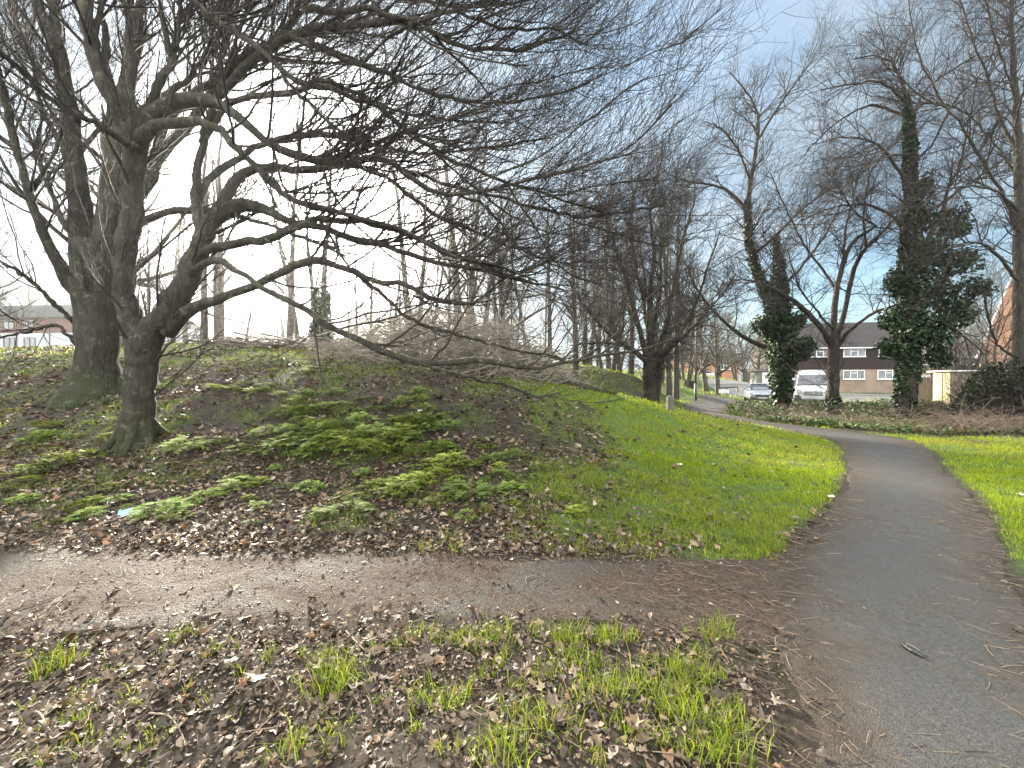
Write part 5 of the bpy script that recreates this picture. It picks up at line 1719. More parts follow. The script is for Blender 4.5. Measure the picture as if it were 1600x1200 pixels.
# ---- woodland trees: a few prototypes, copied
def wood_proto(name, seed, H, r0, style, fine=0.005):
    """returns (trunk mesh, crown mesh) data at the origin, height H"""
    r = np.random.default_rng(seed)
    P, Q = [], []

    def stem(x, y, lean, h, rr, n=20, z0=-0.4, wob=0.05):
        z = np.linspace(z0, h, n)
        k = (z - z0) / (h - z0)
        wx = np.cumsum(r.normal(size=n)) * wob
        wy = np.cumsum(r.normal(size=n)) * wob
        P.append(np.stack([x + lean[0] * k * h + wx * k, y + lean[1] * k * h + wy * k, z], 1))
        Q.append(rr * (1 - 0.88 * k ** 0.9) + 0.10 * rr * np.exp(-k * 30))

    if style == 'pole':
        stem(0, 0, r.normal(size=2) * 0.03, H, r0)
    elif style == 'fork':
        stem(0, 0, (-0.07, 0.02), H, r0)
        stem(0.05, 0, (0.10, -0.03), H * 0.92, r0 * 0.8)
    elif style == 'multi':
        for k in range(5):
            a = k * 1.3 + r.random()
            stem(0.15 * math.cos(a), 0.15 * math.sin(a), (0.16 * math.cos(a), 0.16 * math.sin(a)), H * (0.7 + 0.3 * r.random()), r0 * 0.6)
    elif style == 'spread':
        stem(0, 0, r.normal(size=2) * 0.04, H * 0.75, r0)
    P, Q = np.array(P), np.array(Q)
    trunk = [(P, Q, 9)]
    if style in ('pole', 'fork'):
        A, AR = spawn(r, P, Q, np.full(len(P), 17 if style == 'pole' else 12), 0.22, 0.98, 38, 11, H * 0.30, 0.65, 0.3, 9, 0.09, (0, 0, 0.09), 0.42, 0.05, 0.01, 0.25)
    elif style == 'multi':
        A, AR = spawn(r, P, Q, np.full(len(P), 12), 0.15, 0.98, 42, 11, H * 0.28, 0.5, 0.3, 9, 0.12, (0, 0, 0.05), 0.45, 0.04, 0.009, 0.25)
    else:
        A, AR = spawn(r, P, Q, np.full(len(P), 24), 0.22, 0.98, 58, 12, H * 0.45, 0.45, 0.3, 10, 0.12, (0, 0, 0.04), 0.5, 0.08, 0.012, 0.25)
    B, BR = spawn(r, A, AR, np.full(len(A), 7), 0.15, 1, 40, 12, H * 0.11, 0.4, 0.35, 6, 0.14, (0, 0, 0.06), 0.5, 0.02, fine * 1.2, 0.4)
    Cc, CR = spawn(r, B, BR, np.full(len(B), 4), 0.15, 1, 38, 12, H * 0.05, 0.3, 0.35, 4, 0.15, (0, 0, 0.05), 0.6, 0.01, fine, 0.6)
    big = AR[:, 0] > 0.03
    trunk.append((A[big], AR[big], 5))
    return trunk, [(A[~big], AR[~big], 4), (B, BR, 3), (Cc, CR, 3)]


PROTO = {}


def proto(kind, variant):
    key = (kind, variant)
    if key not in PROTO:
        H = {'pole': 12.0, 'fork': 11.0, 'multi': 6.0, 'spread': 8.0}[kind]
        r0 = {'pole': 0.17, 'fork': 0.20, 'multi': 0.12, 'spread': 0.2}[kind]
        tk, cr = wood_proto('p', 100 + variant * 7 + len(kind), H, r0, kind)
        a = wood_mesh('trunk', tk, M['bark_wood'], None)
        b = wood_mesh('crown', cr, M['twig_wood'], None, False)
        ma, mb = a.data, b.data
        bpy.data.objects.remove(a)
        bpy.data.objects.remove(b)
        PROTO[key] = (ma, mb, H)
    return PROTO[key]


WOODS = 'bare trees of the wood along the top of the mound'


def wood_tree(px, Y, top_py, kind, variant, label, group=None, sink=0.0, name='woodland_tree', wide=1.0):
    ma, mb, H = proto(kind, variant)
    b = at(px, 560, Y)
    z = g1(b.x, b.y)
    top = at(px, top_py, Y).z
    s = max(0.25, (top - z) / H)
    t = thing(name, label, 'tree', (b.x, b.y, z - sink), float(rng.random() * 6.28), group)
    t.scale = (s * wide, s * wide, s)
    for nm, me in (('trunk', ma), ('crown', mb)):
        o = bpy.data.objects.new(nm, me)
        link(o, t)
    return t


# individually recognisable ones
wood_tree(196, 13.0, 60, 'spread', 1, 'grey trunk glimpsed between the two big trees on the mound', None, 0, 'bare_tree')
for px, Y, tp, kd, va, lb in [
    (318, 17.0, 130, 'pole', 1, 'slim bare tree on the crest just right of the low-forking tree'),
    (342, 17.5, 170, 'fork', 1, 'slim forked bare tree on the crest, second right of the low-forking tree'),
    (452, 16.0, 140, 'pole', 2, 'straight thin bare tree at the right end of the low garage roof'),
    (470, 17.5, 220, 'pole', 3, 'thin bare tree just left of the crest tree with ivy at its foot'),
    (645, 18.5, 190, 'fork', 2, 'pale forked bare tree rising behind the left part of the brush pile'),
    (722, 17.0, 130, 'fork', 1, 'thick grey forked tree rising behind the middle of the brush pile'),
    (786, 15.5, 250, 'spread', 2, 'thick dark tree with stubby limbs behind the right half of the brush pile'),
    (1046, 21.0, 240, 'pole', 2, 'thick dark trunk just right of the dark dense tree'),
    (1056, 22.5, 260, 'pole', 1, 'thick grey trunk close beside the dark trunk right of the dense tree'),
    (1104, 36.0, 420, 'spread', 1, 'small bare tree on the sunlit far slope right of the lamp post'),
    (1122, 33.0, 440, 'spread', 2, 'small pale bare tree by the verge behind the little white sign')]:
    wood_tree(px, Y, tp, kd, va, lb)
# tree with an ivy sleeve near the sun
t = wood_tree(500, 15.0, 200, 'fork', 2, 'bare crest tree with ivy around its lower trunk, right under the sun')
ri = np.random.default_rng(77)
zz = np.linspace(0, 2.4 / t.scale.z, 10)
v, f, c = join_leaf([ivy_leaves(ri, np.stack([zz * 0 - 0.1, zz * 0, zz], 1), None, 2600, lambda q: 0.62 - 0.25 * q, 0.13)])
mesh_np('ivy', v, [f], M['ivy'], t, c)
# the mass of the wood
rw = np.random.default_rng(31)
spots = []
for px in np.arange(560, 1000, 24):
    spots.append((px + rw.normal() * 6, 17 + rw.random() * 11, 330 + rw.normal() * 50 - (60 if 850 < px < 1000 else 0)))
for px in np.arange(900, 1180, 19):
    spots.append((px + rw.normal() * 6, 24 + rw.random() * 18, 330 + rw.normal() * 35 + max(0, px - 1050) * 0.9))
for px in np.arange(380, 560, 24):
    spots.append((px + rw.normal() * 8, 26 + rw.random() * 14, 430 + rw.normal() * 30))
kinds = ['pole', 'pole', 'fork', 'pole', 'multi', 'pole']
def _clear(px, Y):
    b = at(px, 560, Y)
    q = np.array([b.x]), np.array([b.y])
    return strip_dist(*q, PATH_L, PATH_R)[0] > 0.5 and not (b.x > 19 and 26.5 < b.y < 43) and not (px > 1062 and Y < 36)


spots = [q for q in spots if _clear(q[0], q[1])]
for i, (px, Y, tp) in enumerate(spots):
    kd = kinds[i % 6]
    if kd == 'multi':
        tp = tp + 70
    wood_tree(px, Y, tp, kd, 1 + i % 3, 'slim bare tree standing in the close wood behind the brush pile', WOODS)
for i, (px, Y, tp) in enumerate([(20, 72, 430), (60, 70, 440), (-40, 28, 280), (100, 68, 450), (270, 30, 300), (290, 36, 330), (235, 33, 330)]):
    wood_tree(px, Y, tp, ['multi', 'fork', 'spread', 'multi', 'pole', 'fork', 'pole'][i], 1 + i % 3, 'bare tree beyond the mound behind the massive mossy-based tree', 'bare trees beyond the mound at the left')
for i, (px, Y, tp) in enumerate([(300, 70, 520), (350, 75, 505), (400, 70, 503), (430, 64, 500), (490, 66, 495), (530, 60, 480), (570, 62, 470), (260, 72, 500)]):
    wood_tree(px, Y, tp, 'multi', 1 + i % 3, 'hazy bushy bare tree far beyond the low garage roof', 'far hazy bare trees', 0.3, 'distant_tree', 1.6)
for i, (px, Y, tp) in enumerate([(1090, 60, 480), (1125, 56, 470), (1155, 52, 480), (1180, 50, 490), (1060, 55, 470), (1165, 44, 470), (1200, 62, 500)]):
    wood_tree(px, Y, tp, ['multi', 'spread'][i % 2], 1 + i % 3, 'far bare tree in front of the distant orange brick houses', 'far bare trees by the distant houses', 0.1, 'distant_tree', 1.2)
for i, (px, Y, tp) in enumerate([(1470, 52, 460), (1510, 50, 470), (1540, 34, 420)]):
    wood_tree(px, Y, tp, 'multi', 1 + i % 3, 'bare tree between the ivy column and the orange gable', 'bare trees left of the orange gable', 0.1, 'distant_tree', 1.1)

# ------------------------------------------------------------------ brush pile and fallen branch
def brush_pile():
    r = np.random.default_rng(41)
    base = hit(720, 572)
    P, Q = [], []
    n = 1800
    px = 480 + 420 * r.beta(2.2, 1.7, n)
    Y = 9.6 + 3.0 * r.random(n) + np.clip((px - 800) / 100, 0, 1) * 0.7
    b = np.array([at(a, 560, y) for a, y in zip(px, Y)])
    gz = ground(b[:, 0], b[:, 1])
    hh = np.interp(px, [480, 560, 640, 720, 800, 860, 900], [0.3, 0.7, 1.25, 1.6, 1.4, 0.9, 0.3])
    z = gz + hh * r.random(n) ** 1.4
    a = r.normal(0.15, 0.9, n) + np.pi * (r.random(n) < 0.35)
    el = r.normal(0.02, 0.38, n)
    L = 0.5 + 1.5 * r.random(n) ** 1.5
    d = np.stack([np.cos(a) * np.cos(el), np.sin(a) * np.cos(el), np.sin(el)], 1)
    m = 8
    pts = np.empty((n, m, 3))
    pts[:, 0] = np.stack([b[:, 0], b[:, 1], z], 1) - d * L[:, None] * 0.5
    for k in range(1, m):
        d = unit(d + r.normal(size=(n, 3)) * 0.16)
        pts[:, k] = pts[:, k - 1] + d * (L / (m - 1))[:, None]
    g = ground_smooth(pts[..., 0].ravel(), pts[..., 1].ravel()).reshape(n, m)
    pts[..., 2] = np.maximum(pts[..., 2], g + 0.01)
    rad = (0.006 + 0.022 * r.random(n) ** 3)[:, None] * np.linspace(1, 0.35, m)[None]
    B, BR = spawn(r, pts, rad, np.full(n, 3), 0.2, 1, 42, 14, 0.5, 0.3, 0.4, 5, 0.18, (0, 0, 0.02), 0.6, 0.007, 0.0028, 0.5)
    o = wood_mesh('brush_pile', [(pts - np.array(base), rad, 5), (B - np.array(base), BR, 3)], M['dead_wood'], None, False)
    o.location = base
    tag(o, 'long tangled pile of cut grey brushwood lying along the crest of the mound', 'brush pile')
    # second low heap at left
    base = hit(455, 545)
    n = 260
    px = 330 + 180 * r.random(n)
    Y = 11.6 + 1.2 * r.random(n)
    b = np.array([at(q, 560, y) for q, y in zip(px, Y)])
    z = ground(b[:, 0], b[:, 1]) + 0.30 * r.random(n)
    a = r.normal(0, 0.6, n)
    L = 0.5 + 1.2 * r.random(n)
    d = np.stack([np.cos(a), np.sin(a), r.normal(0, 0.16, n)], 1)
    pts = np.stack([b[:, 0], b[:, 1], z], 1)[:, None] + d[:, None] * (L[:, None] * np.linspace(-0.5, 0.5, 5)[None])[..., None] + np.cumsum(r.normal(size=(n, 5, 3)) * 0.02, 1)
    rad = (0.006 + 0.03 * r.random(n) ** 4)[:, None] * np.linspace(1, 0.5, 5)[None]
    o = wood_mesh('branch_heap', [(pts - np.array(base), rad, 6)], M['dark_stick'], None, False)
    o.location = base
    tag(o, 'low heap of dark fallen branches in front of the garage roof', 'branch heap')
    # fallen branch reaching down onto the lawn
    pl = [(800, 565, 10.6, 12), (850, 590, 10.7, 11), (895, 607, 10.8, 10), (930, 620, 10.9, 9), (962, 631, 11.0, 6)]
    rr = []
    for x, y, yy, w in pl:
        p = at(x, y, yy)
        p.z = max(p.z, g1(p.x, p.y) + 0.04)
        rr.append((p.x, p.y, p.z, 0.5 * w * yy / F))
    q = resample(rr, 16)
    base = Vector(q[-1, :3])
    P1, Q1 = q[None, :, :3], q[None, :, 3]
    B, BR = spawn(r, P1, Q1, 14, 0.1, 1, 50, 12, 1.1, 0.3, 0.4, 7, 0.14, (0, 0, 0.03), 0.4, 0.012, 0.004, 0.4)
    C2, CR2 = spawn(r, B, BR, np.full(len(B), 5), 0.2, 1, 42, 12, 0.4, 0.3, 0.4, 4, 0.14, (0, 0, 0.03), 0.5, 0.006, 0.003, 0.5)
    o = wood_mesh('fallen_branch', [(P1 - np.array(base), Q1, 10), (B - np.array(base), BR, 5), (C2 - np.array(base), CR2, 3)], M['bark_far'], None, True)
    o.location = base
    tag(o, 'long fallen branch slanting from the brush pile down onto the bright grass', 'branch')


brush_pile()


# ------------------------------------------------------------------ hedge, scrub
def hedge():
    r = np.random.default_rng(51)
    base = hit(1570, 688)
    n = 9500
    pos = []
    px = 1490 + 190 * r.random(n)
    Yc = 13.0 + 2.6 * r.random(n)
    b = np.array([at(a, 600, y) for a, y in zip(px, Yc)])
    gz = ground_smooth(b[:, 0], b[:, 1])
    top = np.interp(px, [1490, 1515, 1545, 1600, 1680], [0.5, 1.5, 2.15, 2.2, 2.2]) * (0.8 + 0.35 * fbm(b[:, 0], b[:, 1], 1.4, 3))
    z = gz + top * r.random(n) ** 0.75
    pos = np.stack([b[:, 0], b[:, 1], z], 1)
    v, f, c = leaf_cards(r, pos, 0.10, ((0.016, 0.024, 0.012), (0.05, 0.055, 0.025)))
    t = thing('hedge', 'dark overgrown hedge with ivy at the right edge beside the timber shed', 'hedge', tuple(base))
    mesh_np('leaves', v - np.array(base), [f], M['ivy'], t, c)
    # stems and dry twigs
    n = 1100
    px = 1488 + 190 * r.random(n)
    Yc = 12.8 + 2.8 * r.random(n)
    b = np.array([at(a, 600, y) for a, y in zip(px, Yc)])
    gz = ground_smooth(b[:, 0], b[:, 1])
    h = np.interp(px, [1488, 1515, 1545, 1680], [0.7, 1.6, 2.3, 2.4]) * (0.5 + 0.6 * r.random(n))
    d = unit(np.stack([r.normal(0, 0.35, n), r.normal(0, 0.35, n), np.ones(n)], 1))
    m = 7
    pts = np.empty((n, m, 3))
    pts[:, 0] = np.stack([b[:, 0], b[:, 1], gz - 0.05], 1)
    for k in range(1, m):
        d = unit(d + r.normal(size=(n, 3)) * 0.15)
        pts[:, k] = pts[:, k - 1] + d * (h / (m - 1))[:, None]
    rad = (0.004 + 0.008 * r.random(n) ** 2)[:, None] * np.linspace(1, 0.4, m)[None]
    B, BR = spawn(r, pts, rad, np.full(n, 4), 0.2, 1, 45, 14, 0.5, 0.3, 0.4, 5, 0.16, (0, 0, 0), 0.6, 0.006, 0.003, 0.5)
    wood_mesh('stems', [(pts - np.array(base), rad, 4), (B - np.array(base), BR, 3)], M['twig_warm'], t, False)


hedge()


def scrub():
    """bank of brambles and ground ivy between the path and the parked cars"""
    r = np.random.default_rng(52)

    def region(n):
        px = 1085 + 520 * r.random(n)
        f = r.random(n)
        near = np.interp(px, [1085, 1130, 1200, 1300, 1400, 1500, 1610], [19.5, 17.5, 14.8, 12.8, 11.2, 10.7, 10.7])
        far = np.interp(px, [1085, 1130, 1200, 1300, 1400, 1460, 1500, 1610], [19.8, 21.5, 24.5, 23.0, 22.5, 20, 14, 13.0])
        Y = near + (far - near) * f
        b = np.array([at(a, 600, y) for a, y in zip(px, Y)])
        ok = strip_dist(b[:, 0], b[:, 1], PATH_L, PATH_R) > 0.1
        return b[ok], px[ok], f[ok]

    # leaves
    b, px, f = region(42000)
    d = fbm(b[:, 0], b[:, 1], 0.5, 9, 3)
    hgt = (0.08 + 0.8 * np.clip(d - 0.38, 0, 1) * (0.35 + sstep(0.1, 0.6, f))) * (0.7 + 0.3 * (px > 1150))
    keep = r.random(len(b)) < np.clip(0.25 + 1.8 * (d - 0.3), 0.1, 1)
    b, px, f, hgt, d = b[keep], px[keep], f[keep], hgt[keep], d[keep]
    z = ground_smooth(b[:, 0], b[:, 1]) + hgt * r.random(len(b)) ** 0.6 + 0.02
    col1 = ((0.024, 0.042, 0.014), (0.10, 0.155, 0.045))
    v, fc, c = leaf_cards(r, np.stack([b[:, 0], b[:, 1], z], 1), 0.105, col1)
    dry = np.repeat(r.random(len(b)) < np.where(px > 1430, 0.45, 0.12), 4)
    c[dry] = np.array([0.11, 0.08, 0.05]) * (0.5 + 0.9 * r.random((dry.sum(), 1)))
    o = mesh_np('bramble_scrub', v, [fc], M['ivy'], None, c)
    tag(o, 'low bank of brambles, ground ivy and dead leaves below the parked cars', 'brambles', kind='stuff')
    # arching stems
    b, px, f = region(1500)
    n = len(b)
    gz = ground_smooth(b[:, 0], b[:, 1])
    a = r.random(n) * 6.28
    d = np.stack([np.cos(a) * 0.7, np.sin(a) * 0.7, 0.6 + 0.8 * r.random(n)], 1)
    d = unit(d)
    m = 9
    L = (0.5 + 1.0 * r.random(n)) * np.where(px > 1430, 1.0, 0.9)
    pts = np.empty((n, m, 3))
    pts[:, 0] = np.stack([b[:, 0], b[:, 1], gz - 0.03], 1)
    for k in range(1, m):
        d = unit(d + r.normal(size=(n, 3)) * 0.1 + np.array([0, 0, -0.17]))
        pts[:, k] = pts[:, k - 1] + d * (L / (m - 1))[:, None]
    rad = (0.004 + 0.004 * r.random(n))[:, None] * np.linspace(1, 0.5, m)[None]
    B, BR = spawn(r, pts, rad, np.full(n, 3), 0.2, 1, 50, 14, 0.3, 0.3, 0.4, 5, 0.16, (0, 0, -0.02), 0.7, 0.005, 0.003, 0.6)
    o = wood_mesh('bramble_stems', [(pts, rad, 4), (B, BR, 3)], M['bramble'], None, False)
    tag(o, 'arching dry bramble stems over the bank below the parked cars', 'brambles', kind='stuff')


scrub()


# ------------------------------------------------------------------ leaf litter
def in_view(x, y, z, m=60):
    px, py = project(x, y, z)
    return (px > -m) & (px < 1600 + m) & (py < 1200 + m)


def scatter(r, n, ymin, ymax, xr=1.42, extra=0.4, xmin=None, xmax=None):
    """uniform over the viewed ground between ymin and ymax"""
    y = np.sqrt(ymin ** 2 + (ymax ** 2 - ymin ** 2) * r.random(n))
    x = (r.random(n) * 2 - 1) * (y * xr + extra)
    k = np.ones(n, bool)
    if xmin is not None:
        k &= x > xmin
    if xmax is not None:
        k &= x < xmax
    return x[k], y[k]


def dead_leaves(r, x, y, size, shape, lift=0.012, tilt=0.38, cset=0):
    n = len(x)
    z = ground(x, y) + lift * (0.4 + 1.4 * r.random(n))
    pos = np.stack([x, y, z], 1)
    nrm = unit(np.stack([r.normal(size=n) * tilt, r.normal(size=n) * tilt, np.ones(n)], 1))
    a = r.random(n) * 6.28
    d = np.stack([np.cos(a), np.sin(a), 0 * a], 1)
    d = unit(d - (d * nrm).sum(1, keepdims=True) * nrm)
    s = np.cross(nrm, d)
    L = size * np.clip(r.lognormal(0, 0.3, n), 0.4, 1.35 if shape == 'lobed' else 2.0)
    if shape == 'oval':
        u = np.array([-0.5, -0.2, 0.2, 0.5, -0.2, 0.2, -0.2, 0.2])
        w = np.array([0, 0, 0, 0, 0.27, 0.22, -0.27, -0.22])
        faces = np.array([[0, 1, 4], [0, 6, 1], [3, 5, 2], [3, 2, 7]])
        quads = np.array([[1, 2, 5, 4], [1, 6, 7, 2]])
    else:   # lobed
        ang = np.radians([180, 150, 128, 100, 72, 45, 20, 0, -20, -45, -72, -100, -128, -150])
        rad = np.array([0.42, 0.30, 0.46, 0.26, 0.52, 0.27, 0.36, 0.62, 0.36, 0.27, 0.52, 0.26, 0.46, 0.30])
        u = np.concatenate([[0], np.cos(ang) * rad])
        w = np.concatenate([[0], np.sin(ang) * rad])
        k = len(ang)
        faces = np.array([[0, 1 + i, 1 + (i + 1) % k] for i in range(k)])
        quads = np.zeros((0, 4), int)
    fold = r.normal(0.25, 0.45, n)[:, None]
    curl = r.normal(0.15, 0.8, n)[:, None]
    tw = r.normal(0, 0.6, n)[:, None]
    h = fold * np.abs(w)[None] + curl * (u[None] ** 2) + tw * (u * w)[None] + r.normal(size=(n, len(u))) * 0.035
    if shape != 'oval':
        u = u[None] * (1 + 0.22 * r.normal(size=(n, len(u))))
        w = w[None] * (1 + 0.22 * r.normal(size=(n, len(w))))
    else:
        u, w = u[None], w[None]
    v = pos[:, None] + L[:, None, None] * (u[..., None] * d[:, None] + w[..., None] * s[:, None] + h[..., None] * nrm[:, None])
    gz = ground_smooth(v[..., 0].ravel(), v[..., 1].ravel()).reshape(n, -1) if n < 9000 else None
    pal = np.array([(0.20, 0.13, 0.075), (0.12, 0.075, 0.045), (0.26, 0.19, 0.12), (0.065, 0.045, 0.032), (0.30, 0.235, 0.165), (0.15, 0.105, 0.07), (0.09, 0.06, 0.04), (0.22, 0.115, 0.055)])
    pw = np.array([.15, .2, .07, .22, .05, .14, .14, .03])
    c = pal[r.choice(len(pal), n, p=pw / pw.sum())] * np.array([[0.93, 1.0, 1.1]]) * (0.45 + 0.9 * r.random((n, 1)))
    m = h.shape[1]
    i = np.arange(n)[:, None, None] * m
    fl = [(i + faces[None]).reshape(-1, 3)]
    if len(quads):
        fl.append((i + quads[None]).reshape(-1, 4))
    return v.reshape(-1, 3), fl, np.repeat(c, m, 0)


def merge_multi(parts):
    V_, Cc, Fs, b = [], [], {}, 0
    for v, fl, c in parts:
        V_.append(v)
        Cc.append(c)
        for f in fl:
            Fs.setdefault(f.shape[1], []).append(f + b)
        b += len(v)
    return np.concatenate(V_), [np.concatenate(x) for x in Fs.values()], np.concatenate(Cc)


def litter():
    r = np.random.default_rng(61)
    parts = []

    def dens(x, y, z):
        px, py = project(x, y, z)
        pd = strip_dist(x, y, PATH_L, PATH_R)
        md = strip_dist(x, y, MUD_T, MUD_B)
        lw = lawn(x, y, z)
        d = 1.0 - 0.9 * np.clip(lw * 1.5 - 0.5, 0, 1)
        # foreground thins out towards the tarmac; path surfaces stay mostly clear
        d *= np.where(pd < 0, 0.012 + np.where((px < 1300) & (y < 4.2), 0.30, 0.06) * sstep(-0.45, 0.0, pd), 1)
        d *= np.where(md < 0, 0.09 + 0.4 * sstep(-0.35, 0.0, md), 1)
        n = fbm(x, y, 1.1, 6, 3)
        d *= np.clip(0.4 + 1.6 * (n - 0.2), 0.2, 1)
        d *= np.where((x > np.interp(y, PATH_R[:, 1], PATH_R[:, 0])), 0.06, 1)
        d *= np.where(px > 1180, 0.35, 1)
        return d

    for n, y0, y1, size, shape, lift in ((1400, 1.15, 2.7, 0.05, 'lobed', 0.014), (450, 1.6, 2.8, 0.068, 'lobed', 0.016), (13000, 1.15, 3.6, 0.032, 'oval', 0.011), (30000, 1.15, 3.7, 0.019, 'oval', 0.008), (17000, 3.3, 6.2, 0.058, 'oval', 0.02),
                                         (3000, 3.3, 6.0, 0.065, 'lobed', 0.02), (26000, 6.0, 14.0, 0.085, 'oval', 0.025)):
        x, y = scatter(r, n, y0, y1)
        z = ground_smooth(x, y)
        k = r.random(len(x)) < dens(x, y, z)
        if y0 > 3:
            px, _ = project(x, y, z)
            k &= px < 1330
        parts.append(dead_leaves(r, x[k], y[k], size, shape, lift))
    V_, Fs, Cc = merge_multi(parts)
    tag(mesh_np('leaf_litter', V_, Fs, M['leaf_litter'], None, Cc), 'brown dead leaves strewn over the mound and the muddy foreground', 'dead leaves', kind='stuff')

    # fine twigs and needles in the mud and on the tarmac
    n = 11000
    x, y = scatter(r, n, 1.15, 4.8)
    px, _ = project(x, y, 0 * x)
    pd = strip_dist(x, y, PATH_L, PATH_R)
    k = (r.random(n) < np.where(pd < 0, 0.30 + 0.7 * sstep(-0.7, 0, pd), np.where(px > 1000, 0.9, 0.35))) & (lawn(x, y, 0 * x) < 0.4)
    x, y = x[k], y[k]
    n = len(x)
    a = r.normal(-0.5, 0.7, n)
    L = 0.03 + 0.11 * r.random(n) ** 2.2
    t = np.linspace(-0.5, 0.5, 4)
    bend = r.normal(0, 0.22, n)
    X = x[:, None] + L[:, None] * (np.cos(a)[:, None] * t - np.sin(a)[:, None] * bend[:, None] * t ** 2)
    Yy = y[:, None] + L[:, None] * (np.sin(a)[:, None] * t + np.cos(a)[:, None] * bend[:, None] * t ** 2)
    Z = ground(X.ravel(), Yy.ravel()).reshape(X.shape) + 0.022 + 0.006 * r.random((n, 1))
    P = np.stack([X, Yy, Z], -1)
    rad = (0.0011 + 0.0014 * r.random(n) ** 2)[:, None] * np.ones((1, 4))
    h = n // 2
    tag(wood_mesh('twig_litter', [(P[:h], rad[:h], 4)], M['stick'], None, False), 'fine pale twigs and needles strewn on the path and mud', 'twigs', kind='stuff')
    tag(wood_mesh('twig_litter', [(P[h:], rad[h:], 4)], M['dark_stick'], None, False), 'fine dark twigs and needles strewn on the path and mud', 'twigs', kind='stuff')


litter()


# ------------------------------------------------------------------ grass
def blades(r, x, y, hgt, wid, c_lo, c_hi, lean=0.35, z=None):
    n = len(x)
    if z is None:
        z = ground(x, y)
    a = r.random(n) * 6.28
    h = hgt * np.clip(r.lognormal(-0.05, 0.35, n), 0.3, 2.2)
    w = wid * (0.7 + 0.6 * r.random(n))
    la = r.random(n) * 6.28
    ln = lean * (0.25 + 1.1 * r.random(n))
    side = np.stack([np.cos(a), np.sin(a), 0 * a], 1)
    out = np.stack([np.cos(la), np.sin(la), 0 * la], 1)
    up = np.array([0, 0, 1.0])
    base = np.stack([x, y, z - 0.008], 1)
    mid = base + up * (h * 0.55)[:, None] + out * (h * ln * 0.35)[:, None]
    tip = base + up * (h * np.clip(1 - 0.45 * ln, 0.25, 1))[:, None] + out * (h * ln * 1.1)[:, None]
    v = np.stack([base - side * w[:, None] * 0.5, base + side * w[:, None] * 0.5, mid + side * w[:, None] * 0.42, mid - side * w[:, None] * 0.42, tip], 1)
    i = np.arange(n)[:, None] * 5
    k = r.random((n, 1))
    c = np.array(c_lo) * (1 - k) + np.array(c_hi) * k
    dry = r.random(n) < 0.06
    c[dry] = np.array([0.22, 0.18, 0.08])
    return v.reshape(-1, 3), [i + np.array([[0, 1, 2, 3]]), i + np.array([[3, 2, 4]])], np.repeat(c, 5, 0)


G_LO, G_HI = (0.10, 0.17, 0.010), (0.33, 0.43, 0.026)


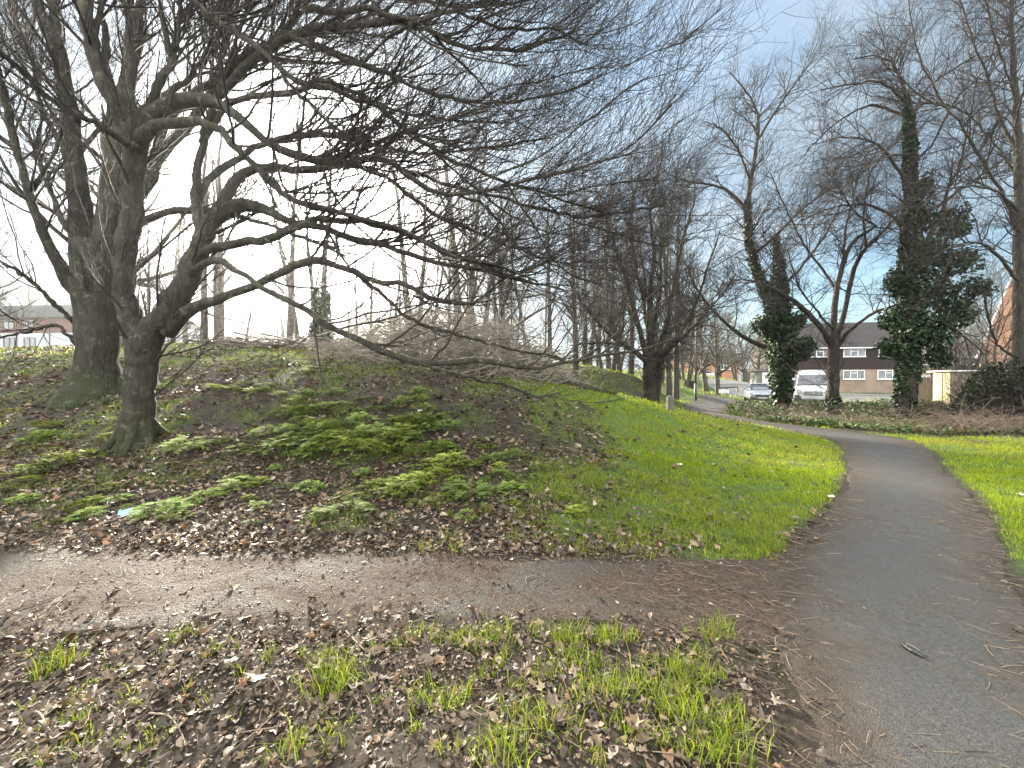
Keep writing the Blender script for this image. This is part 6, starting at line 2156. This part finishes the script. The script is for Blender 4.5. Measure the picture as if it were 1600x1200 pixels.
def grass():
    r = np.random.default_rng(71)
    parts = []

    def go(n, y0, y1, hgt, wid, lean, xmin=None, xmax=None):
        x, y = scatter(r, n, y0, y1, xmin=xmin, xmax=xmax)
        z = ground_smooth(x, y)
        px, py = project(x, y, z)
        g = lawn(x, y, z)
        cl = fbm(x, y, 3.0, 12, 3)
        k = (r.random(len(x)) < g ** 1.3 * np.clip(0.35 + 2.2 * (cl - 0.3), 0.12, 1)) & (px > -60) & (px < 1660)
        x, y = x[k], y[k]
        big = 0.65 + 0.9 * np.clip(cl[k] - 0.25, 0, 1)
        bl = blades(r, x, y, hgt * big, wid, G_LO, G_HI, lean)
        pt = np.repeat(np.clip((fbm(x, y, 0.7, 21, 4) - 0.46) * 2.4, 0, 0.35) + 0.25 * (r.random(len(x)) < 0.08), 5)[:, None]
        parts.append((bl[0], bl[1], bl[2] * (1 - pt) + np.array([[0.26, 0.235, 0.07]]) * pt))

    go(150000, 3.2, 6.5, 0.062, 0.0055, 0.75)
    go(150000, 6.3, 11.0, 0.07, 0.009, 0.7)
    go(90000, 11.0, 24.0, 0.09, 0.018, 0.6)
    go(30000, 24.0, 60.0, 0.14, 0.05, 0.5, 10, 60)
    V_, Fs, Cc = merge_multi(parts)
    tag(mesh_np('grass', V_, Fs, M['grass'], None, Cc), 'short bright green grass of the lawns and slopes', 'grass', kind='stuff')

    # loose tufts in the muddy foreground, and along the near edge of the lawn
    parts = []
    tf = []
    for px, py, s, nb in [(515, 1085, 1.25, 70), (500, 1040, 0.8, 30), (545, 1060, 0.8, 34), (768, 1003, 0.9, 46), (90, 1045, 0.9, 60), (945, 1005, 0.8, 40), (1010, 1080, 0.9, 40), (960, 1085, 0.9, 46), (905, 1040, 0.9, 44),
                          (890, 1003, 0.7, 40), (870, 1000, 0.6, 30), (1110, 1000, 0.8, 50), (1130, 985, 0.7, 30), (1095, 1130, 1.0, 54), (1130, 1190, 1.1, 70), (800, 1190, 1.0, 50), (660, 1090, 0.8, 30), (710, 1105, 0.9, 32),
                          (640, 1000, 0.7, 26), (590, 1020, 0.5, 18), (690, 1005, 0.6, 26), (720, 1005, 0.5, 22), (830, 1120, 0.8, 28), (1040, 1120, 0.9, 36), (1065, 1050, 0.8, 34), (985, 1000, 0.6, 26), (280, 1000, 0.6, 30),
                          (420, 1030, 0.5, 20), (125, 1130, 0.5, 22), (455, 1180, 0.7, 26), (330, 1020, 0.4, 16), (850, 1060, 0.7, 26), (915, 1095, 0.8, 30), (760, 1060, 0.5, 20), (1075, 1085, 0.8, 40), (1100, 1060, 0.6, 30)]:
        tf.append((px, py, s, nb))
    for k in range(80):
        tf.append((560 + 600 * r.beta(1.6, 1.2), 985 + 215 * r.random(), 0.30 + 0.35 * r.random(), 9 + int(10 * r.random())))
    for k in range(60):
        tf.append((20 + 560 * r.random(), 985 + 215 * r.random(), 0.25 + 0.25 * r.random(), 7))
    for k in range(120):
        tf.append((560 + 660 * r.random() ** 0.7, 700 + 165 * r.random() ** 0.7, 0.55 + 0.5 * r.random(), 20))
    for px, py, s, nb in tf:
        p = hit(px, py)
        nb = int(nb * 1.6)
        sp = 0.045 * s
        x, y = p.x + r.normal(size=nb) * sp * 1.3, p.y + r.normal(size=nb) * sp
        parts.append(blades(r, x, y, 0.125 * s ** 0.8, 0.0042, (0.08, 0.13, 0.014), (0.24, 0.31, 0.04), 0.75))
    V_, Fs, Cc = merge_multi(parts)
    tag(mesh_np('grass_tufts', V_, Fs, M['grass'], None, Cc), 'sparse grass tufts growing through the muddy leaves', 'grass', kind='stuff')


grass()


# ------------------------------------------------------------------ feathery herb clumps on the mound
def herb_mesh(seed, nfr=34, tone=1.0, yellow=0.0):
    r = np.random.default_rng(seed)
    V_, F_, Cc, b = [], [], [], 0
    for k in range(nfr):
        a = r.random() * 6.28
        rr = 0.20 * math.sqrt(r.random())
        h = 0.05 + 0.11 * (1 - (rr / 0.22) ** 2) * (0.6 + 0.5 * r.random())
        o = np.array([math.cos(a) * rr * 0.5, math.sin(a) * rr * 0.5, 0.0])
        e = np.array([math.cos(a) * rr, math.sin(a) * rr, h])
        a2 = a + r.normal() * 0.8
        d = unit(np.array([math.cos(a2), math.sin(a2), 0.25 - 0.35 * r.random()]))
        s = unit(np.cross(d, [0, 0, 1.0]))
        u = np.cross(s, d)
        L = 0.11 * (0.7 + 0.6 * r.random())
        col = np.array((0.10, 0.17, 0.035)) * (1 - h * 5) + np.array((0.26, 0.34, 0.08)) * h * 5.0
        col = np.clip(col * tone * np.array([1 + 0.4 * yellow, 1 + 0.1 * yellow, 1 - 0.3 * yellow]) * (0.75 + 0.5 * r.random()), 0.015, 0.4)
        # petiole
        pts = [o, e]
        w = 0.0015
        V_ += [o - s * w, o + s * w, e + s * w, e - s * w]
        F_.append([b, b + 1, b + 2])
        F_.append([b, b + 2, b + 3])
        Cc += [col * 0.8] * 4
        b += 4
        # pinnate leaflets, each a toothed kite
        for j in range(7):
            t = j / 6
            for sg in ((-1, 1) if j < 6 else (0,)):
                c = e + d * L * t - u * 0.02 * t * t
                l = L * 0.46 * (1 - 0.75 * t)
                dd = unit(d * (0.55 if sg else 1.0) + s * sg * 0.85 + u * r.normal() * 0.25)
                ss = unit(np.cross(dd, u))
                wv = l * 0.34
                q = [c, c + dd * l * 0.35 + ss * wv, c + dd * l * 0.55 + ss * wv * 0.45, c + dd * l * 0.75 + ss * wv * 0.6, c + dd * l, c + dd * l * 0.75 - ss * wv * 0.6, c + dd * l * 0.55 - ss * wv * 0.45, c + dd * l * 0.35 - ss * wv]
                V_ += q
                F_ += [[b, b + 1, b + 2], [b, b + 2, b + 6], [b, b + 6, b + 7], [b + 2, b + 3, b + 4], [b + 2, b + 4, b + 6], [b + 4, b + 5, b + 6]]
                Cc += [col * (0.85 + 0.3 * r.random())] * 8
                b += 8
    o = mesh_np('leaves', np.array(V_), [np.array(F_)], M['herb'], None, np.array(Cc))
    me = o.data
    bpy.data.objects.remove(o)
    return me


HERB = [herb_mesh(200 + k, 34 + 4 * (k % 4), (0.62, 0.78, 0.95, 1.1)[k % 4], (0.0, 0.5, 0.2)[k % 3]) for k in range(9)]
rh = np.random.default_rng(81)
HG = 'feathery green herb clumps on the leafy mound'


def herb(px, py, spx, label):
    p = hit(px, py)
    s = spx / 600 * p.y / 0.46
    o = bpy.data.objects.new('herb_clump', HERB[int(rh.integers(9))])
    o.location = p
    o.rotation_euler = (rh.normal() * 0.08, rh.normal() * 0.08, rh.random() * 6.28)
    o.scale = (s, s * (0.8 + 0.4 * rh.random()), min(s, 1.3) * (0.75 + 0.35 * rh.random()))
    link(o)
    tag(o, label, 'plant', HG)


herb(540, 812, 78, 'dark green feathery clump nearest the muddy path, middle of the mound')
herb(483, 772, 52, 'round bright green clump on bare leaves left of the clump nearest the path')
herb(292, 704, 56, 'green feathery clump just right of the foot of the low-forking tree')
herb(250, 806, 76, 'yellowish green clump touching the pale blue face mask')
herb(732, 772, 74, 'wide bright green clump farthest right in the row above the muddy path')
herb(618, 780, 80, 'loose green clump up and right of the clump nearest the muddy path')
herb(140, 792, 50, 'small dull green clump left of the pale blue face mask')
herb(50, 741, 46, 'pale yellow-green flattened clump near the left edge')
common = 'feathery green herb clump among dead leaves on the mound'
for px, py, s in [(372, 708, 44), (345, 694, 34), (640, 762, 56), (120, 724, 74), (90, 730, 50), (375, 762, 54), (330, 780, 50), (300, 790, 40), (590, 712, 70), (490, 712, 66), (655, 684, 60), (672, 672, 40), (890, 784, 36), (700, 726, 50), (770, 722, 44), (735, 735, 44), (560, 690, 60),
                  (520, 700, 70), (460, 690, 50), (415, 680, 46), (320, 700, 30), (690, 745, 36), (800, 715, 34), (655, 790, 40), (580, 768, 44), (650, 738, 36), (430, 735, 24), (60, 690, 50), (75, 672, 40), (35, 760, 40), (190, 700, 30), (280, 812, 40)]:
    herb(px, py, s, common)
for k in range(62):
    px, py = 430 + 270 * rh.random(), 612 + 100 * rh.random() ** 0.8
    herb(px, py, 22 + 38 * (py - 600) / 110 * (0.6 + 0.7 * rh.random()), common)
for k in range(60):
    px, py = 560 + 330 * rh.random(), 620 + 165 * rh.random()
    if px - 560 > (py - 560) * 1.6:
        continue
    herb(px, py, (14 + 22 * (py - 600) / 160) * (0.6 + 0.7 * rh.random()), common)
for k in range(30):
    px, py = 250 + 300 * rh.random(), 556 + 60 * rh.random()
    herb(px, py, (10 + 16 * (py - 550) / 60) * (0.7 + 0.6 * rh.random()), common)
for k in range(85):
    px, py = 20 + 900 * rh.random(), 575 + 250 * rh.random() ** 0.8
    if py > 835 or px > 560 + (py - 540) * 1.6:
        continue
    herb(px, py, (9 + 22 * (py - 570) / 200) * (0.6 + 0.7 * rh.random()), common)
# a few blue-green shoots by the big trunk
for px, py, lb in ((75, 628, 'blue-green shoot clump left of the mossy trunk base'), (112, 640, 'blue-green shoot clump below the mossy trunk base'), (168, 630, 'blue-green shoot clump between the two trunk bases'), (630, 690, 'dark upright shoots within the dense green patch')):
    p = hit(px, py)
    x, y = p.x + np.clip(rh.normal(size=60), -1.6, 1.6) * 0.08, p.y + np.clip(rh.normal(size=60), -1.6, 1.6) * 0.07
    v, f, c = blades(rh, x, y, 0.17, 0.011, (0.03, 0.06, 0.035), (0.06, 0.10, 0.06), 0.35)
    o = mesh_np('shoot_clump', v - np.array(p), f, M['grass'], None, c)
    o.location = p
    tag(o, lb, 'plant')


# ------------------------------------------------------------------ small things lying about
def stick(px_pts_, w, label, mat, name='stick', fork=None, lift=0.012):
    pts = []
    for px, py in px_pts_:
        p = hit(px, py)
        pts.append((p.x, p.y, p.z + lift + w / 2, w))
    q = resample(pts, 14)
    q[:, 3] *= np.linspace(1.15, 0.6, 14)
    base = np.array(q[7, :3])
    b = [(q[None, :, :3] - base, q[None, :, 3], 8)]
    if fork:
        B, BR = spawn(rng, q[None, :, :3], q[None, :, 3], fork, 0.2, 0.8, 45, 8, 0.12, 0.2, 0.3, 5, 0.1, (0, 0, 0.02), 0.6, 0.01, 0.001, 0.5)
        b.append((B - base, BR, 5))
    o = wood_mesh(name, b, mat, None)
    o.location = base
    tag(o, label, 'stick')


stick([(38, 1120), (60, 1122), (78, 1150)], 0.0045, 'pale bent stick lying in the mud at the lower left corner', M['stick'])
stick([(232, 1120), (262, 1128), (282, 1150), (290, 1175)], 0.0035, 'thin curved pale stick right of the bent stick at lower left', M['stick'])
stick([(345, 1195), (400, 1152), (440, 1115), (470, 1092)], 0.0032, 'long straight pale stick pointing to the tallest grass tuft', M['stick'])
stick([(540, 990), (555, 1008), (572, 1024)], 0.0045, 'short pale stick at the near edge of the muddy path', M['stick'])
stick([(795, 842), (820, 850), (846, 862)], 0.008, 'dark broken stick at the far edge of the muddy path', M['dark_stick'], fork=1)
stick([(1144, 884), (1160, 890), (1172, 897)], 0.006, 'short dark stick where the muddy path meets the tarmac', M['dark_stick'])
stick([(1090, 985), (1112, 1000), (1140, 1040)], 0.003, 'thin pale twig by the grass at the tarmac edge', M['stick'])
stick([(1250, 1052), (1285, 1050), (1320, 1062)], 0.004, 'brown twig lying on the tarmac left of the black scrap', M['dark_stick'], fork=1)
stick([(1130, 1140), (1148, 1130), (1152, 1122)], 0.004, 'curled pale stick beside the leaves near the bottom', M['stick'])
stick([(0, 965), (40, 952), (95, 935)], 0.004, 'long thin stick on the mud at the left edge', M['dark_stick'])
stick([(310, 970), (330, 966), (345, 960)], 0.008, 'short dark chip of wood on the muddy path', M['dark_stick'])


def face_mask():
    p = hit(206, 806)
    M['mask'] = pmat('pale_blue_mask_cloth', (0.20, 0.36, 0.45), (0.30, 0.46, 0.54), 10, 0.7)
    M['mask_white'] = pmat('white_mask_cloth', (0.72, 0.74, 0.75), (0.62, 0.64, 0.66), 10, 0.7)
    t = thing('face_mask', 'pale blue face mask lying crumpled on the leaves beside a yellowish clump', 'face mask', (p.x, p.y, p.z), 0.45)
    nx, ny = 22, 16
    X, Yv = np.meshgrid(np.linspace(-0.5, 0.5, nx), np.linspace(-0.5, 0.5, ny))
    x = X * 0.20
    y = Yv * 0.115
    z = 0.055 * (1 - (2 * Yv) ** 2) * (0.8 - 0.5 * X) + 0.006 * np.sin(Yv * 26) + 0.012 * np.sin(X * 7 + 1) + 0.02
    V_ = np.stack([x, y, z], -1).reshape(-1, 3)
    i = np.arange(nx * ny).reshape(ny, nx)
    q = np.stack([i[:-1, :-1], i[:-1, 1:], i[1:, 1:], i[1:, :-1]], -1).reshape(-1, 4)
    o = mesh_np('cloth', V_, [q], M['mask'], t, smooth=True)
    sd = o.modifiers.new('thick', 'SOLIDIFY')
    sd.thickness = 0.003
    e = MB()
    e.tube([tuple(V_[i[0, k]] + np.array([0, -0.002, 0.003])) for k in range(0, nx, 3)], 0.004, 6)
    e.build('edge_band', M['mask_white'], t)
    m = MB()
    m.tube(resample([(-0.1, -0.05, 0.03), (-0.14, -0.07, 0.02), (-0.16, -0.03, 0.015), (-0.13, 0.02, 0.02), (-0.1, 0.05, 0.03)], 14).tolist(), 0.0018, 5)
    m.build('ear_loop', M['mask_white'], t)


face_mask()


def scrap(px, py, L, label, seed, name='black_scrap'):
    r = np.random.default_rng(seed)
    p = hit(px, py)
    d2 = hit(px + 20, py + 13) - p
    n, k = 14, 9
    V_ = []
    for i in range(n):
        t = i / (n - 1)
        rr = 0.20 * L * math.sin(math.pi * min(1, 0.12 + t * 0.86)) ** 0.6
        for j in range(k):
            a = 2 * math.pi * j / k
            q = rr * (0.75 + 0.5 * r.random())
            V_.append(((t - 0.5) * L, q * math.cos(a), max(0.0, 0.6 * q * math.sin(a) + 0.09 * L)))
    idx = np.arange(n * k).reshape(n, k)
    q = np.stack([idx[:-1], np.roll(idx, -1, 1)[:-1], np.roll(idx, -1, 1)[1:], idx[1:]], -1).reshape(-1, 4)
    t = thing(name, label, 'litter', (p.x, p.y, p.z + 0.026), math.atan2(d2.y, d2.x))
    mesh_np('wad', np.array(V_), [q], M['black'], t)
    MB().tube([(-0.45 * L, 0.03 * L, 0.10 * L), (-0.2 * L, 0.0, 0.24 * L), (0.08 * L, 0.05 * L, 0.25 * L), (0.2 * L, 0.1 * L, 0.2 * L)], 0.028 * L, 5).build('pale_edge', M['stick'], t)


scrap(1426, 1028, 0.11, 'small black crumpled scrap lying on the tarmac path', 5)
scrap(1590, 994, 0.06, 'dark scrap of bark lying on the tarmac at the right edge', 6, 'dark_scrap')


def litter_bits():
    """pale scraps of paper on the grass"""
    for k, (px, py, s, lb) in enumerate([(1062, 730, 0.05, 'white paper scrap on the bright grass'), (1299, 781, 0.05, 'white scrap at the grass edge beside the tarmac path'),
                                         (656, 646, 0.07, 'pale paper scrap high on the leafy mound'), (1596, 778, 0.06, 'pale scrap on the right-hand lawn at the edge')]):
        p = hit(px, py)
        r = np.random.default_rng(90 + k)
        X, Yv = np.meshgrid(np.linspace(-1, 1, 6), np.linspace(-1, 1, 5))
        V_ = np.stack([X * s * 0.6, Yv * s * 0.45, 0.25 * s * np.sin(X * 2 + k) * np.cos(Yv * 2) + 0.3 * s + r.normal(size=X.shape) * s * 0.08 + 0.03], -1).reshape(-1, 3)
        i = np.arange(30).reshape(5, 6)
        q = np.stack([i[:-1, :-1], i[:-1, 1:], i[1:, 1:], i[1:, :-1]], -1).reshape(-1, 4)
        o = mesh_np('paper_scrap', V_, [q], M['white_paint'], None)
        o.location = p
        sd = o.modifiers.new('thick', 'SOLIDIFY')
        sd.thickness = 0.002
        tag(o, lb, 'litter')


litter_bits()


# ------------------------------------------------------------------ air
def haze():
    m = bpy.data.materials.new('winter_haze')
    m.use_nodes = True
    nt = m.node_tree
    nt.nodes.clear()
    out = nt.nodes.new('ShaderNodeOutputMaterial')
    v = nt.nodes.new('ShaderNodeVolumePrincipled')
    v.inputs['Color'].default_value = (0.86, 0.88, 0.90, 1)
    v.inputs['Density'].default_value = 0.0005
    v.inputs['Anisotropy'].default_value = 0.85
    nt.links.new(v.outputs[0], out.inputs['Volume'])
    o = MB().box(-360, 360, -22, 275, -3.0, 24.0).build('haze', m)
    tag(o, kind='stuff')


haze()
